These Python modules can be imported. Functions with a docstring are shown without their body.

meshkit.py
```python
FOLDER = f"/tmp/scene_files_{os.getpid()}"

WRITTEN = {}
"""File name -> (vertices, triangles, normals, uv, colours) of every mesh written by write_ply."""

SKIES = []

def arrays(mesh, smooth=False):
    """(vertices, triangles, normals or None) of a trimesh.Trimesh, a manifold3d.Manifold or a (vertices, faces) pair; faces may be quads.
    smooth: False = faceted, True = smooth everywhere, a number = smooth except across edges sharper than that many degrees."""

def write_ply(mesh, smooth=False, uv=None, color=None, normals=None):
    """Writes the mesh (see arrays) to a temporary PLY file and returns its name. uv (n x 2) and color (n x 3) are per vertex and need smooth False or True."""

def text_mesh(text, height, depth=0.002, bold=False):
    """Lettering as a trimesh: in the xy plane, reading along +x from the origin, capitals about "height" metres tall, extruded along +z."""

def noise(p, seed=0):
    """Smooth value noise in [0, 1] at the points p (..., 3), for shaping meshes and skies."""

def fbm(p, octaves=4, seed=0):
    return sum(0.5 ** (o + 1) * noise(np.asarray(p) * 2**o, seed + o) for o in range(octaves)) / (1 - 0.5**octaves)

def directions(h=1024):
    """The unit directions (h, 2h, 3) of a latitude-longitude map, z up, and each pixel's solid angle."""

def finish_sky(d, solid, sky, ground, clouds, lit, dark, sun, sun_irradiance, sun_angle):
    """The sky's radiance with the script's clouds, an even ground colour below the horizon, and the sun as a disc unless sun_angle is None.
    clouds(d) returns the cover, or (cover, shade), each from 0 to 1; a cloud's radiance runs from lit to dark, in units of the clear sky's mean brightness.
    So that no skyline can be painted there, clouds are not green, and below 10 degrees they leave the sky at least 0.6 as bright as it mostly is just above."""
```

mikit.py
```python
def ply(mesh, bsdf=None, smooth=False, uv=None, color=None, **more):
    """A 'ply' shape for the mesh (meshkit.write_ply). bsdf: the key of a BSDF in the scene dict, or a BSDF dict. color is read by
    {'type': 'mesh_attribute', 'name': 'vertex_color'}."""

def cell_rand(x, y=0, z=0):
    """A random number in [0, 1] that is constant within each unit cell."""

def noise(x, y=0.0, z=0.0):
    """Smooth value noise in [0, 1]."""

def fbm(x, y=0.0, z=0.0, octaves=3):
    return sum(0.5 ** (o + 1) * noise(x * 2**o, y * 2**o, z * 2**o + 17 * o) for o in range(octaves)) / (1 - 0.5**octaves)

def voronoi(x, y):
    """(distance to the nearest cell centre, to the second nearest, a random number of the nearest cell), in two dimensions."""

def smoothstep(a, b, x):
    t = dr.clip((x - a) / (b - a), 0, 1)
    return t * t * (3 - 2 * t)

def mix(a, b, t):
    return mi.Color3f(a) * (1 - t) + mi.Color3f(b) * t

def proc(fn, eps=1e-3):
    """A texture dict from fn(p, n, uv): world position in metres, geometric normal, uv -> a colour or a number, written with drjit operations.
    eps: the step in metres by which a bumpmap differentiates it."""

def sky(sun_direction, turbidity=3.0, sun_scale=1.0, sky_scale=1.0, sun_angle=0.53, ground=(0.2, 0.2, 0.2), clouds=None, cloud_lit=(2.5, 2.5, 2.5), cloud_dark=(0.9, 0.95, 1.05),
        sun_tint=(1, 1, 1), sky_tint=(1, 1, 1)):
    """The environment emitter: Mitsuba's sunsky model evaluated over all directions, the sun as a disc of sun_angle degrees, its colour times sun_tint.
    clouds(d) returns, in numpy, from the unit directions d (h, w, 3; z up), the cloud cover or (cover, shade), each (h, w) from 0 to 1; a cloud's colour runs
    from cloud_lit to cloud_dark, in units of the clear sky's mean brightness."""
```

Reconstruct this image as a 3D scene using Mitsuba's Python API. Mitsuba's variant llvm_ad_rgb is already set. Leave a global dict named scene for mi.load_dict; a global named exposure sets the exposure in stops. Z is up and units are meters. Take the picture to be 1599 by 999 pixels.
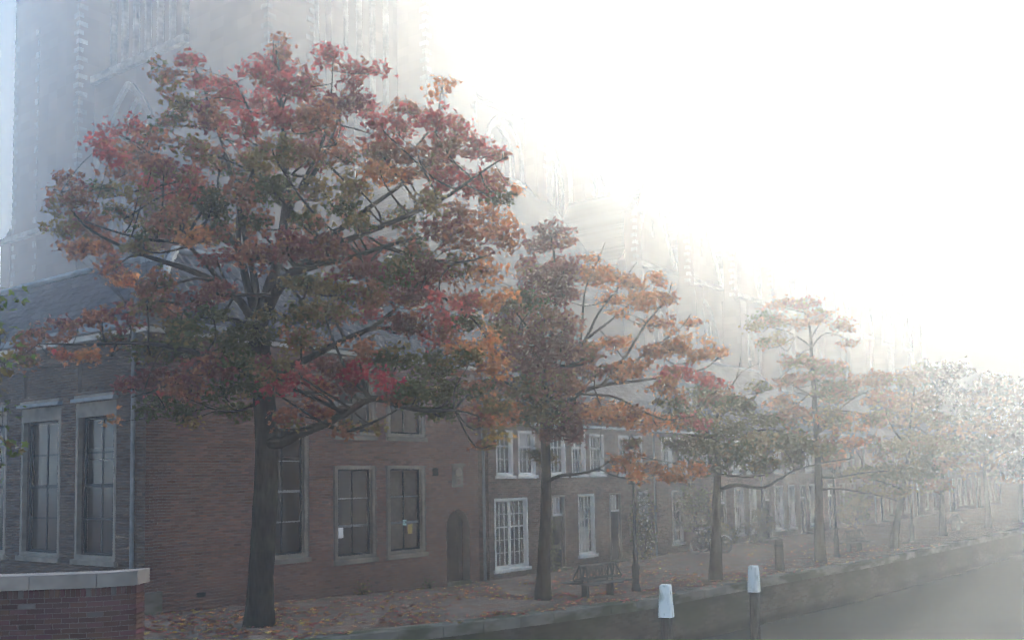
# A foggy autumn canal quay: maples, old brick houses and a large gothic church behind them.
import math, numpy as np, trimesh, shapely, mitsuba as mi, mikit, meshkit
from shapely.geometry import Polygon, box as sbox, LineString
from shapely.ops import unary_union
from mikit import noise, fbm, voronoi, cell_rand, smoothstep, mix, proc
import drjit as dr
T = mi.ScalarTransform4f
scene, labels = {}, {}

# ------------------------------------------------------------------ camera, air, sky, exposure
EYE = np.array([0.0, 0.0, 3.2])
YAW, PITCH, ROLL = math.radians(36.87), math.atan(117 / 1560), math.radians(1.03)
FW = np.array([math.cos(YAW) * math.cos(PITCH), math.sin(YAW) * math.cos(PITCH), math.sin(PITCH)])
_r = np.array([math.sin(YAW), -math.cos(YAW), 0]); _u = np.cross(_r, FW)
UPV = _u * math.cos(ROLL) + _r * math.sin(ROLL)
SIGMA, G_PHASE = 0.0205, 0.845
scene['haze_medium'] = {'type': 'homogeneous', 'albedo': {'type': 'rgb', 'value': [0.965, 0.968, 0.973]}, 'sigma_t': SIGMA, 'phase': {'type': 'hg', 'g': G_PHASE}}
# the fog bank: thin over the near quay, thicker along the canal and aloft round the church, uneven
BOX = (-152, 422, -152, 232, -3.5, 51)
F0, F1, FH, TOPF = 0.011, 0.045, 0.65, 0.78
def fog_grid():
    n = (96, 64, 28); g = [BOX[2 * i] + (np.arange(n[i]) + .5) / n[i] * (BOX[2 * i + 1] - BOX[2 * i]) for i in range(3)]
    z, y, x = np.meshgrid(g[2], g[1], g[0], indexing='ij'); st = lambda a, b, v: np.clip((v - a) / (b - a), 0, 1) ** 2 * (3 - 2 * np.clip((v - a) / (b - a), 0, 1))
    far = st(12, 45, x + 0.35 * y); high = st(7, 20, z)
    d = (F0 + F1 * np.clip(far + FH * high, 0, 1.3)) * (1 - TOPF * st(26, 44, z))
    d = d + 0.02 * st(50, 85, x) * (1 - TOPF * st(26, 44, z))
    d *= 0.8 + 0.4 * meshkit.fbm(np.stack([x / 22, y / 22, z / 10], -1), 3)
    return mi.VolumeGrid(d.astype(np.float32)[..., None])
scene['haze_medium'] = {'type': 'heterogeneous', 'albedo': {'type': 'rgb', 'value': [0.965, 0.968, 0.973]}, 'sigma_t': {'type': 'gridvolume', 'grid': fog_grid(), 'filter_type': 'trilinear', 'wrap_mode': 'clamp', 'to_world': T().translate([BOX[0], BOX[2], BOX[4]]).scale([BOX[1] - BOX[0], BOX[3] - BOX[2], BOX[5] - BOX[4]])}, 'phase': {'type': 'hg', 'g': G_PHASE}}
scene['camera'] = {'type': 'perspective', 'fov': math.degrees(2 * math.atan(800 / 1560)), 'fov_axis': 'x', 'near_clip': 0.1, 'far_clip': 2000.0,
                   'to_world': T().look_at(origin=EYE.tolist(), target=(EYE + FW).tolist(), up=UPV.tolist()),
                   'principal_point_offset_x': 0.0, 'principal_point_offset_y': -(630 - 499.5) / 999, 'medium': {'type': 'ref', 'id': 'haze_medium'}}
SUN_AZ, SUN_EL = math.radians(36), math.radians(28)      # from the view axis to the right; height: behind the church
_a = YAW - SUN_AZ
scene['sky'] = mikit.sky([math.cos(_a) * math.cos(SUN_EL), math.sin(_a) * math.cos(SUN_EL), math.sin(SUN_EL)], turbidity=3, sun_scale=0.34, sky_scale=1.0, sun_tint=(0.865, 0.97, 1.055), sky_tint=(1.07, 1.0, 0.92))
exposure = 4.25

# ------------------------------------------------------------------ materials
def rgb(c): return {'type': 'rgb', 'value': list(c)}
def two(b): return {'type': 'twosided', 'b': b}
def pr(c, rough=0.8, spec=0.3, **k):
    return {'type': 'principled', 'base_color': rgb(c) if isinstance(c, (list, tuple)) else c, 'roughness': rough, 'specular': spec, **k}
def bump(b, fn, s=1.0): return {'type': 'bumpmap', 't': proc(fn), 'scale': s, 'b': b}
VC = {'type': 'mesh_attribute', 'name': 'vertex_color'}

def stone_fn(base, var, f=1.3):
    def fn(p, n, uv):
        a = fbm(p.x * f, p.y * f, p.z * f, 4); b = noise(p.x * 9, p.y * 9, p.z * 9)
        streak = smoothstep(0.5, 0.8, fbm((p.x + p.y) * 2.2, p.z * 0.35, 3.0, 3))
        k = (0.62 + 0.62 * a) * (0.9 + 0.2 * b) * (1 - 0.35 * streak * var)
        return mi.Color3f(*base) * k
    return fn
def brick_fn(base, mortar, bw=0.22, bh=0.065, dirt=0.35):
    def fn(p, n, uv):
        u = dr.select(dr.abs(n.y) > dr.abs(n.x), p.x, p.y)
        row = dr.floor(p.z / bh); fu = u / bw + 0.5 * (row - 2 * dr.floor(row / 2)) + 0.08 * cell_rand(row, 3)
        cu, cz = fu - dr.floor(fu), p.z / bh - row
        joint = dr.maximum(smoothstep(0.90, 0.96, cz), smoothstep(0.95, 0.98, cu))
        r = cell_rand(dr.floor(fu), row, 7); r2 = cell_rand(dr.floor(fu), row, 11)
        tone = 0.65 + 0.6 * r
        c = mi.Color3f(base[0] * tone, base[1] * tone * (0.92 + 0.16 * r2), base[2] * tone * (0.9 + 0.25 * r2))
        c = mix(c, mortar, joint)
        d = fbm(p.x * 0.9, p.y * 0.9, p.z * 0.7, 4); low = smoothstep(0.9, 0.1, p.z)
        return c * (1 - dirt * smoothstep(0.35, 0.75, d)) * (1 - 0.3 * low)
    return fn
scene['m_brick'] = two(pr(VC, 0.9, 0.15))
scene['m_mortar'] = two(pr(proc(stone_fn((0.15, 0.125, 0.115), 0.5)), 0.95, 0.1))
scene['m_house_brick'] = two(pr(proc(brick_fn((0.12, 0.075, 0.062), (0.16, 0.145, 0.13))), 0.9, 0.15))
def church_fn(p, n, uv):
    a = fbm(p.x * 0.35, p.y * 0.35, p.z * 0.25, 4); u = dr.select(dr.abs(n.y) > dr.abs(n.x), p.x, p.y)
    return mi.Color3f(0.20, 0.165, 0.15) * (0.8 + 0.4 * a) * (0.96 + 0.08 * cell_rand(dr.floor(u / 0.9), dr.floor(p.z / 0.45), 1))
scene['m_church_brick'] = two(pr(proc(church_fn), 0.9, 0.1))
scene['m_stone'] = two(pr(proc(stone_fn((0.235, 0.212, 0.198), 0.4)), 0.85, 0.2))
scene['m_trim'] = two(pr(proc(stone_fn((0.215, 0.19, 0.165), 0.7, 2.0)), 0.7, 0.3))
scene['m_white'] = two(pr(proc(stone_fn((0.80, 0.79, 0.76), 0.3, 1.5)), 0.5, 0.4))
scene['m_sash'] = two(pr([0.02, 0.024, 0.028], 0.35, 0.5))
scene['m_door'] = two(bump(pr(proc(stone_fn((0.014, 0.013, 0.014), 0.8, 3.0)), 0.6, 0.3), lambda p, n, uv: noise(p.x * 60, p.y * 60, p.z * 2), 0.002))
scene['m_glass'] = {'type': 'thindielectric', 'int_ior': 1.5}
scene['m_curtain'] = two({'type': 'diffuse', 'reflectance': proc(lambda p, n, uv: mi.Color3f(0.42, 0.42, 0.43) * (0.7 + 0.45 * noise(p.x * 22, p.y * 22, p.z * 0.6)))})
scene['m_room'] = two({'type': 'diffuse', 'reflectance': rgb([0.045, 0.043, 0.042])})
scene['m_paper'] = two({'type': 'diffuse', 'reflectance': rgb([0.75, 0.76, 0.8])})
scene['m_paper_yellow'] = two({'type': 'diffuse', 'reflectance': rgb([0.42, 0.32, 0.1])})
scene['m_paper_teal'] = two({'type': 'diffuse', 'reflectance': rgb([0.35, 0.6, 0.6])})
def tile_fn(p, n, uv):
    a = fbm(p.x * 2.2, p.y * 2.2, p.z * 2.2, 4); r = cell_rand(dr.floor(p.x * 4.1), dr.floor(p.y * 4.1), dr.floor(p.z * 3.3))
    moss = smoothstep(0.58, 0.8, fbm(p.x * 1.3 + 9, p.y * 1.3, p.z * 1.3, 4))
    return mix(mi.Color3f(0.062, 0.062, 0.072) * (0.55 + 0.5 * a + 0.5 * r), [0.06, 0.062, 0.03], 0.6 * moss)
scene['m_tile'] = two(pr(proc(tile_fn), 0.7, 0.25))
def slate_fn(p, n, uv):
    row = dr.floor(p.z / 0.14); fu = p.x / 0.24 + 0.5 * (row - 2 * dr.floor(row / 2))
    joint = dr.maximum(smoothstep(0.88, 0.97, p.z / 0.14 - row), smoothstep(0.94, 0.98, fu - dr.floor(fu)))
    r = cell_rand(dr.floor(fu), row, 5); a = fbm(p.x * 0.8, p.y * 0.8, p.z * 0.8, 4)
    return mi.Color3f(0.085, 0.09, 0.098) * ((0.6 + 0.5 * r + 0.35 * a) * (1 - 0.55 * joint))
scene['m_slate'] = two(pr(proc(slate_fn), 0.8, 0.15))
scene['m_lead'] = two(pr(proc(stone_fn((0.21, 0.23, 0.25), 0.8, 1.8)), 0.5, 0.5))
scene['m_iron'] = two(pr([0.016, 0.018, 0.019], 0.45, 0.5))
scene['m_bench'] = two(pr(proc(stone_fn((0.055, 0.062, 0.058), 0.6, 4.0)), 0.6, 0.4))
scene['m_slat'] = two(bump(pr(proc(stone_fn((0.12, 0.115, 0.105), 0.6, 5.0)), 0.75, 0.3), lambda p, n, uv: noise(p.x * 8, p.y * 80, p.z * 80), 0.002))
scene['m_zinc'] = two(pr(proc(stone_fn((0.17, 0.18, 0.19), 0.9, 2.5)), 0.45, 0.5))
def bark_h(p, n, uv): return fbm(p.x * 26, p.y * 26, p.z * 5, 4) + 0.5 * noise(p.x * 70, p.y * 70, p.z * 20)
def bark_fn(p, n, uv):
    a = 0.85 * fbm(p.x * 24, p.y * 24, p.z * 4.5, 4); g = smoothstep(0.5, 0.75, fbm(p.x * 3, p.y * 3, p.z * 2, 3))
    return mix(mi.Color3f(0.032, 0.027, 0.024) * (0.45 + 1.2 * a), mi.Color3f(0.045, 0.052, 0.032) * (0.5 + 0.8 * a), 0.55 * g)
scene['m_bark'] = two(bump(pr(proc(bark_fn), 0.9, 0.2), bark_h, 0.02))
scene['m_twig'] = two(pr([0.030, 0.025, 0.023], 0.9, 0.2))
scene['m_leaf'] = {'type': 'principledthin', 'base_color': VC, 'roughness': 0.55, 'diff_trans': 1.3, 'spec_trans': 0.0}
def ground_fn(p, n, uv):
    row = dr.floor(p.y / 0.085); fu = p.x / 0.21 + 0.5 * (row - 2 * dr.floor(row / 2))
    joint = dr.maximum(smoothstep(0.82, 0.95, p.y / 0.085 - row), smoothstep(0.93, 0.98, fu - dr.floor(fu)))
    r = cell_rand(dr.floor(fu), row, 2); a = fbm(p.x * 0.7, p.y * 0.7, 0.0, 4); b = fbm(p.x * 3.1, p.y * 3.1, 4.0, 4)
    c = mi.Color3f(0.165, 0.125, 0.108) * (0.7 + 0.55 * r)
    c = mix(c, [0.06, 0.055, 0.045], joint * 0.8)
    litter = smoothstep(0.47, 0.66, b) * smoothstep(0.3, 0.6, a)
    c = mix(c, mix([0.17, 0.075, 0.04], [0.09, 0.055, 0.04], noise(p.x * 17, p.y * 17, 1.0)), 0.65 * litter)
    moss = smoothstep(0.6, 0.75, fbm(p.x * 0.45 + 5, p.y * 1.3, 2.0, 4))
    return mix(c, mi.Color3f(0.06, 0.062, 0.035), 0.45 * moss) * (0.75 + 0.5 * a)
def ground_h(p, n, uv):
    row = dr.floor(p.y / 0.085); fu = p.x / 0.21 + 0.5 * (row - 2 * dr.floor(row / 2))
    joint = dr.maximum(smoothstep(0.8, 0.95, p.y / 0.085 - row), smoothstep(0.92, 0.98, fu - dr.floor(fu)))
    return noise(p.x * 40, p.y * 40, 1.0) * 0.5 + cell_rand(dr.floor(fu), row, 6) * 0.5 - joint
scene['m_ground'] = two(bump(pr(proc(ground_fn), 0.85, 0.3), ground_h, 0.006))
def quay_fn(p, n, uv):
    c = brick_fn((0.085, 0.068, 0.055), (0.09, 0.085, 0.07), 0.22, 0.07, 0.4)(p, n, uv)
    moss = smoothstep(0.35, 0.62, fbm(p.x * 0.8, p.z * 1.6, p.y, 4)); wet = smoothstep(-0.95, -1.2, p.z)
    return mix(c, mi.Color3f(0.030, 0.040, 0.020), 0.75 * moss) * (1 - 0.6 * wet)
scene['m_quay'] = two(bump(pr(proc(quay_fn), 0.85, 0.3), lambda p, n, uv: fbm(p.x * 9, p.y * 9, p.z * 14, 4), 0.03))
def coping_fn(p, n, uv):
    a = fbm(p.x * 2.5, p.y * 2.5, p.z * 2.5, 4); m = smoothstep(0.40, 0.62, fbm(p.x * 1.1 + 3, p.y * 3, p.z * 3, 4))
    return mix(mi.Color3f(0.125, 0.118, 0.105) * (0.6 + 0.7 * a), mi.Color3f(0.040, 0.050, 0.024) * (0.6 + 0.6 * a), 0.8 * m)
scene['m_coping'] = two(bump(pr(proc(coping_fn), 0.85, 0.3), lambda p, n, uv: fbm(p.x * 14, p.y * 14, p.z * 14, 4), 0.02))
scene['m_cap'] = two(bump(pr(proc(stone_fn((0.27, 0.225, 0.20), 0.9, 3.0)), 0.85, 0.2), lambda p, n, uv: fbm(p.x * 20, p.y * 20, p.z * 20, 4), 0.012))
scene['m_water'] = bump(pr([0.075, 0.082, 0.07], 0.02, 0.8), lambda p, n, uv: fbm(p.x * 0.9, p.y * 2.2, 0.0, 3) + 0.35 * fbm(p.x * 4, p.y * 7, 2.0, 2), 0.03)
def post_fn(p, n, uv):
    a = fbm(p.x * 40, p.y * 40, p.z * 3, 4); return mi.Color3f(0.075, 0.064, 0.055) * (0.4 + 1.1 * a) * (1 - 0.6 * smoothstep(-0.8, -1.2, p.z))
scene['m_post'] = two(bump(pr(proc(post_fn), 0.85, 0.25), lambda p, n, uv: fbm(p.x * 50, p.y * 50, p.z * 4, 3), 0.01))
def cap_fn(p, n, uv):
    d = smoothstep(0.52, 0.78, fbm(p.x * 5, p.y * 5, p.z * 2.2, 4)); return mix(mix([0.68, 0.68, 0.67], [0.36, 0.36, 0.31], d), [0.16, 0.17, 0.11], 0.7 * smoothstep(0.55, 0.72, fbm(p.x * 16, p.y * 16, p.z * 5, 4)))
scene['m_post_cap'] = two(pr(proc(cap_fn), 0.45, 0.4))
scene['m_black'] = two(pr([0.03, 0.03, 0.035], 0.6, 0.3))
scene['m_chrome'] = two({'type': 'roughconductor', 'material': 'Al', 'alpha': 0.25})

# ------------------------------------------------------------------ helpers
def numbered(key):
    if key not in scene and key not in labels and not any(k.startswith(key + '__') for k in scene): return key
    i = 1
    while True:
        k = f'{key}_{i:03d}'
        if k not in scene and k not in labels and k not in USED: return k
        i += 1
USED, COUNT = set(), {}
def num(key):
    c = COUNT.get(key, -1) + 1; COUNT[key] = c
    return key if c == 0 else f'{key}_{c:03d}'
def thing(name, label, cat, group=None, kind=None):
    k = num(name); labels[k] = {'label': label, 'category': cat}
    if group: labels[k]['group'] = group
    if kind: labels[k]['kind'] = kind
    return k
def put(key, mesh, mat, smooth=False, color=None, kind=None, label=None):
    """One entry of the scene (a part when key holds '__'); returns its key."""
    k = num(key); scene[k] = mikit.ply(mesh, mat, smooth=smooth, color=color)
    if kind or label: labels[k] = {**({'kind': kind} if kind else {}), **({'label': label} if label else {})}
    return k
def bx(x0, x1, y0, y1, z0, z1):
    x0, x1 = sorted((x0, x1)); y0, y1 = sorted((y0, y1)); z0, z1 = sorted((z0, z1))
    m = trimesh.creation.box(extents=[x1 - x0, y1 - y0, z1 - z0]); m.apply_translation([(x0 + x1) / 2, (y0 + y1) / 2, (z0 + z1) / 2]); return m
def cat(ms): return trimesh.util.concatenate(ms)
def extr(poly, h):
    gs = [g for g in getattr(poly, 'geoms', [poly]) if g.area > 1e-6]
    return cat([trimesh.creation.extrude_polygon(g, h, engine='earcut') for g in gs])
def on_face(mesh, face, d=0.0):
    """(u, z, depth) -> world. face ('S', y): looks towards the canal; ('W', x): looks up the street to the left. depth grows into the wall."""
    v = np.array(mesh.vertices); k, c = face
    w = np.stack([v[:, 0], c + d + v[:, 2], v[:, 1]], 1) if k == 'S' else np.stack([c + d + v[:, 2], v[:, 0], v[:, 1]], 1)
    return trimesh.Trimesh(w, mesh.faces, process=False)
def fbox(face, u0, u1, z0, z1, d0, d1):
    k, c = face
    return bx(u0, u1, c + d0, c + d1, z0, z1) if k == 'S' else bx(c + d0, c + d1, u0, u1, z0, z1)
def ring(u0, u1, z0, z1, w): return sbox(u0, z0, u1, z1).difference(sbox(u0 + w, z0 + w, u1 - w, z1 - w))
def pointed(uc, hw, z0, zs, za, n=10):
    """A pointed arch outline: two arcs from the springing to the apex."""
    h = za - zs; r = (hw * hw + h * h) / (2 * hw); pts = [(uc - hw, z0), (uc + hw, z0)]
    a1 = math.atan2(h, r - hw)
    for i in range(n + 1): pts.append((uc + hw - r + r * math.cos(a1 * i / n), zs + r * math.sin(a1 * i / n)))
    for i in range(n - 1, -1, -1): pts.append((uc - hw + r - r * math.cos(a1 * i / n), zs + r * math.sin(a1 * i / n)))
    return Polygon(pts)
def rounded(uc, hw, z0, zs, n=10):
    return Polygon([(uc - hw, z0), (uc + hw, z0)] + [(uc + hw * math.cos(math.pi * i / n), zs + hw * math.sin(math.pi * i / n)) for i in range(n + 1)])
def tube_mesh(pts, radii, sides=6, smooth_path=True, cap=True, rough=0.0, seed=0):
    p, r = np.asarray(pts, float), np.asarray(radii, float)
    if r.ndim == 0: r = np.full(len(p), float(r))
    if smooth_path and len(p) > 2:
        t = np.arange(len(p)); n = (len(p) - 1) * 4 + 1; s = np.linspace(0, len(p) - 1, n); i = np.clip(s.astype(int), 0, len(p) - 2); f = (s - i)[:, None]
        a, b, c, d = p[np.clip(i - 1, 0, None)], p[i], p[i + 1], p[np.clip(i + 2, None, len(p) - 1)]
        p = 0.5 * (2 * b + (c - a) * f + (2 * a - 5 * b + 4 * c - d) * f**2 + (3 * b - a - 3 * c + d) * f**3); r = np.interp(s, t, r)
    t = np.gradient(p, axis=0); t /= np.linalg.norm(t, axis=1, keepdims=True) + 1e-12
    ref = np.array([0.31, 0.87, 0.38]) if abs(t.mean(0)[2]) > 0.6 * np.linalg.norm(t.mean(0)) else np.array([0, 0, 1.0])
    a = np.cross(t, ref); a /= np.linalg.norm(a, axis=1, keepdims=True) + 1e-12; b = np.cross(t, a)
    ang = np.arange(sides) * 2 * np.pi / sides
    rr = r[:, None] * np.ones(sides)
    v = p[:, None] + rr[..., None] * (np.cos(ang)[None, :, None] * a[:, None] + np.sin(ang)[None, :, None] * b[:, None])
    if rough:
        q = v.reshape(-1, 3) * 6 + seed; k = 1 + rough * (meshkit.fbm(q * [1, 1, 0.35], 3) - 0.5).reshape(v.shape[:2]); v = p[:, None] + (v - p[:, None]) * k[..., None]
    i, j = np.meshgrid(np.arange(len(p) - 1), np.arange(sides), indexing='ij'); j2 = (j + 1) % sides
    f = np.concatenate([np.stack([i * sides + j, i * sides + j2, (i + 1) * sides + j2], -1).reshape(-1, 3), np.stack([i * sides + j, (i + 1) * sides + j2, (i + 1) * sides + j], -1).reshape(-1, 3)])
    v = v.reshape(-1, 3)
    if cap:
        n0 = len(v); v = np.vstack([v, p[0], p[-1]]); k = np.arange(sides); k2 = (k + 1) % sides; e = (len(p) - 1) * sides
        f = np.vstack([f, np.stack([k2, k, np.full(sides, n0)], 1), np.stack([e + k, e + k2, np.full(sides, n0 + 1)], 1)])
    return trimesh.Trimesh(v, f, process=False)
def lathe(prof, n=16, loc=(0, 0, 0)):
    m = trimesh.creation.revolve(np.array(prof, float), sections=n); m.apply_translation(loc); return m
def rod(a, b, r, sides=6): return tube_mesh([a, b], [r, r], sides, False)
def gz(x): return 0.037 * np.clip(23 - np.asarray(x, float), 0, 30)
QX = [-60, 0, 5, 8, 12.1, 15.7, 18.9, 22, 25, 29.2, 36.3, 45, 60, 100, 330]
QY = [10.4, 11.2, 12.0, 12.8, 13.6, 13.2, 12.95, 12.85, 12.72, 12.35, 11.55, 11.1, 10.5, 9.8, 8.5]
def qy(x): return np.interp(x, QX, QY)

def bricks(face, u0, u1, z0, z1, holes, rng, base, var=0.09, bw=0.215, bh=0.066, joint=0.011, proud=0.006, tone=None):
    """Running bond laid brick by brick (five faces each) round the holes: (vertices, faces, colours)."""
    V, Fc, Cc = [], [], []
    q = np.array([[0, 1, 2], [0, 2, 3], [0, 4, 5], [0, 5, 1], [1, 5, 6], [1, 6, 2], [2, 6, 7], [2, 7, 3], [3, 7, 4], [3, 4, 0]])
    hb = [(h, h.bounds) for h in holes]
    for row in range(int((z1 - z0) / bh)):
        za = z0 + row * bh; zb = za + bh - joint; zc = (za + zb) / 2
        spans = [(u0, u1)]
        for h, b in hb:
            if b[1] < zc < b[3]:
                cut = h.intersection(LineString([(u0 - 1, zc), (u1 + 1, zc)]))
                if cut.is_empty: continue
                a0, a1 = cut.bounds[0], cut.bounds[2]
                spans = [s for p in spans for s in ((p[0], min(p[1], a0)), (max(p[0], a1), p[1])) if s[1] - s[0] > 0.03]
        off = (row % 2) * bw / 2 + rng.uniform(-.01, .01)
        for s0, s1 in spans:
            k = math.floor((s0 - u0 - off) / bw); x = u0 + off + k * bw
            while x < s1:
                a, b = max(x, s0), min(x + bw - joint, s1); x += bw
                if b - a < 0.03: continue
                d = -proud - rng.uniform(0, 0.004)
                n0 = len(V) * 8
                V.append([[a, za, d], [b, za, d], [b, zb, d], [a, zb, d], [a, za, .004], [b, za, .004], [b, zb, .004], [a, zb, .004]]); Fc.append(q + n0)
                t = 1 + var * rng.normal(); hue = rng.normal() * 0.06
                c = np.array(base) * max(0.35, t) * [1 + hue, 1, 1 - hue]
                if tone is not None: c = c * tone((a + b) / 2, zc)
                Cc.append(np.tile(np.clip(c, 0.01, 0.6), (8, 1)))
    return trimesh.Trimesh(np.vstack(V), np.vstack(Fc), process=False), np.vstack(Cc)

def window(hk, face, u0, u1, z0, z1, cols, rows, fw=0.09, sash=0.045, barw=0.028, dep=0.10, frame='m_trim', bar='m_sash', pieces=True, sill=0.12, sillmat=None, meet=None, curtain=None, proud=0.02, mid=False, hbar=None):
    w = num(hk + '__window'); COUNT.setdefault(w, 0)
    put(w + '__frame', on_face(extr(ring(u0, u1, z0, z1, fw), 0.10 + proud), face, -proud), frame)
    a0, a1, b0, b1 = u0 + fw, u1 - fw, z0 + fw, z1 - fw
    put(w + '__sash', on_face(extr(ring(a0, a1, b0, b1, sash), 0.05), face, dep - 0.02), bar)
    a0, a1, b0, b1 = a0 + sash, a1 - sash, b0 + sash, b1 - sash
    us = np.linspace(a0, a1, cols + 1); zs = np.linspace(b0, b1, rows + 1)
    d0, d1 = dep - 0.012, dep + 0.022
    vb = [(fbox(face, u - barw / 2 * (5.2 if mid and i == cols // 2 else 1), u + barw / 2 * (5.2 if mid and i == cols // 2 else 1), b0, b1, d0, d1)) for i, u in enumerate(us) if 0 < i < cols]
    hb = []
    for i in range(1, rows):
        t = barw * (1.9 if meet is not None and i == meet else 1)
        for j in range(cols):
            hb.append(fbox(face, us[j] + (barw / 2 + .001 if j else 0), us[j + 1] - (barw / 2 + .001 if j < cols - 1 else 0), zs[i] - t / 2, zs[i] + t / 2, d0 - (0.012 if t > barw else 0), d1))
    if pieces:
        for m in vb: put(w + '__glazing_bar', m, bar)
        for m in hb: put(w + '__glazing_bar', m, hbar or bar)
        for i in range(rows):
            for j in range(cols): put(w + '__pane', pane_sheet(face, us[j], us[j + 1], zs[i], zs[i + 1], dep + 0.006), 'm_glass')
    else:
        if vb + hb: put(w + '__glazing_bars', cat(vb + hb), bar, kind='stuff')
        put(w + '__pane', pane_sheet(face, a0, a1, b0, b1, dep + 0.006), 'm_glass')
    if sill: put(w + '__sill', fbox(face, u0 - 0.07, u1 + 0.07, z0 - sill, z0 - .002, -0.09, 0.12), sillmat or frame)
    if curtain:
        c0, c1 = curtain
        n = 24; uu = np.linspace(a0, a1, n); dd = dep + 0.16 + 0.02 * np.sin(np.arange(n) * 1.9)
        v = np.array([[u, z, d] for u, d in zip(uu, dd) for z in (b0 + (b1 - b0) * c0, b0 + (b1 - b0) * c1)]); f = [[2 * i, 2 * i + 2, 2 * i + 3] for i in range(n - 1)] + [[2 * i, 2 * i + 3, 2 * i + 1] for i in range(n - 1)]
        put(w + '__curtain', on_face(trimesh.Trimesh(v, f, process=False), face), 'm_curtain')
    return w
def pane_sheet(face, u0, u1, z0, z1, d):
    return on_face(trimesh.Trimesh([[u0, z0, d], [u1, z0, d], [u1, z1, d], [u0, z1, d]], [[0, 1, 2], [0, 2, 3]], process=False), face)

# ------------------------------------------------------------------ setting: quay, water
xs = np.concatenate([np.arange(-150, -10, 20), np.arange(-10, 60, 1.5), np.arange(60, 420, 15)])
ts = np.array([0, .03, .1, .25, .5, .8, 1.0])
rows_ = []
for x in xs:
    e = qy(x) + 0.36
    rows_.append([[x, e + (22 - e) * t, float(gz(x)) + 0.02 * math.sin(3 * t)] for t in ts] + [[x, 60, float(gz(x))], [x, 230, float(gz(x))]])
gv = np.array(rows_); nx_, ny_ = gv.shape[:2]
gi, gj = np.meshgrid(np.arange(nx_ - 1), np.arange(ny_ - 1), indexing='ij'); gq = np.stack([gi * ny_ + gj, (gi + 1) * ny_ + gj, (gi + 1) * ny_ + gj + 1, gi * ny_ + gj + 1], -1).reshape(-1, 4)
put('quay_pavement', (gv.reshape(-1, 3), gq), 'm_ground', True); labels['quay_pavement'] = {'kind': 'structure'}
wv = np.array([[-150, -150, -1.3], [420, -150, -1.3], [420, 40, -1.3], [-150, 40, -1.3]], float)
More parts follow.
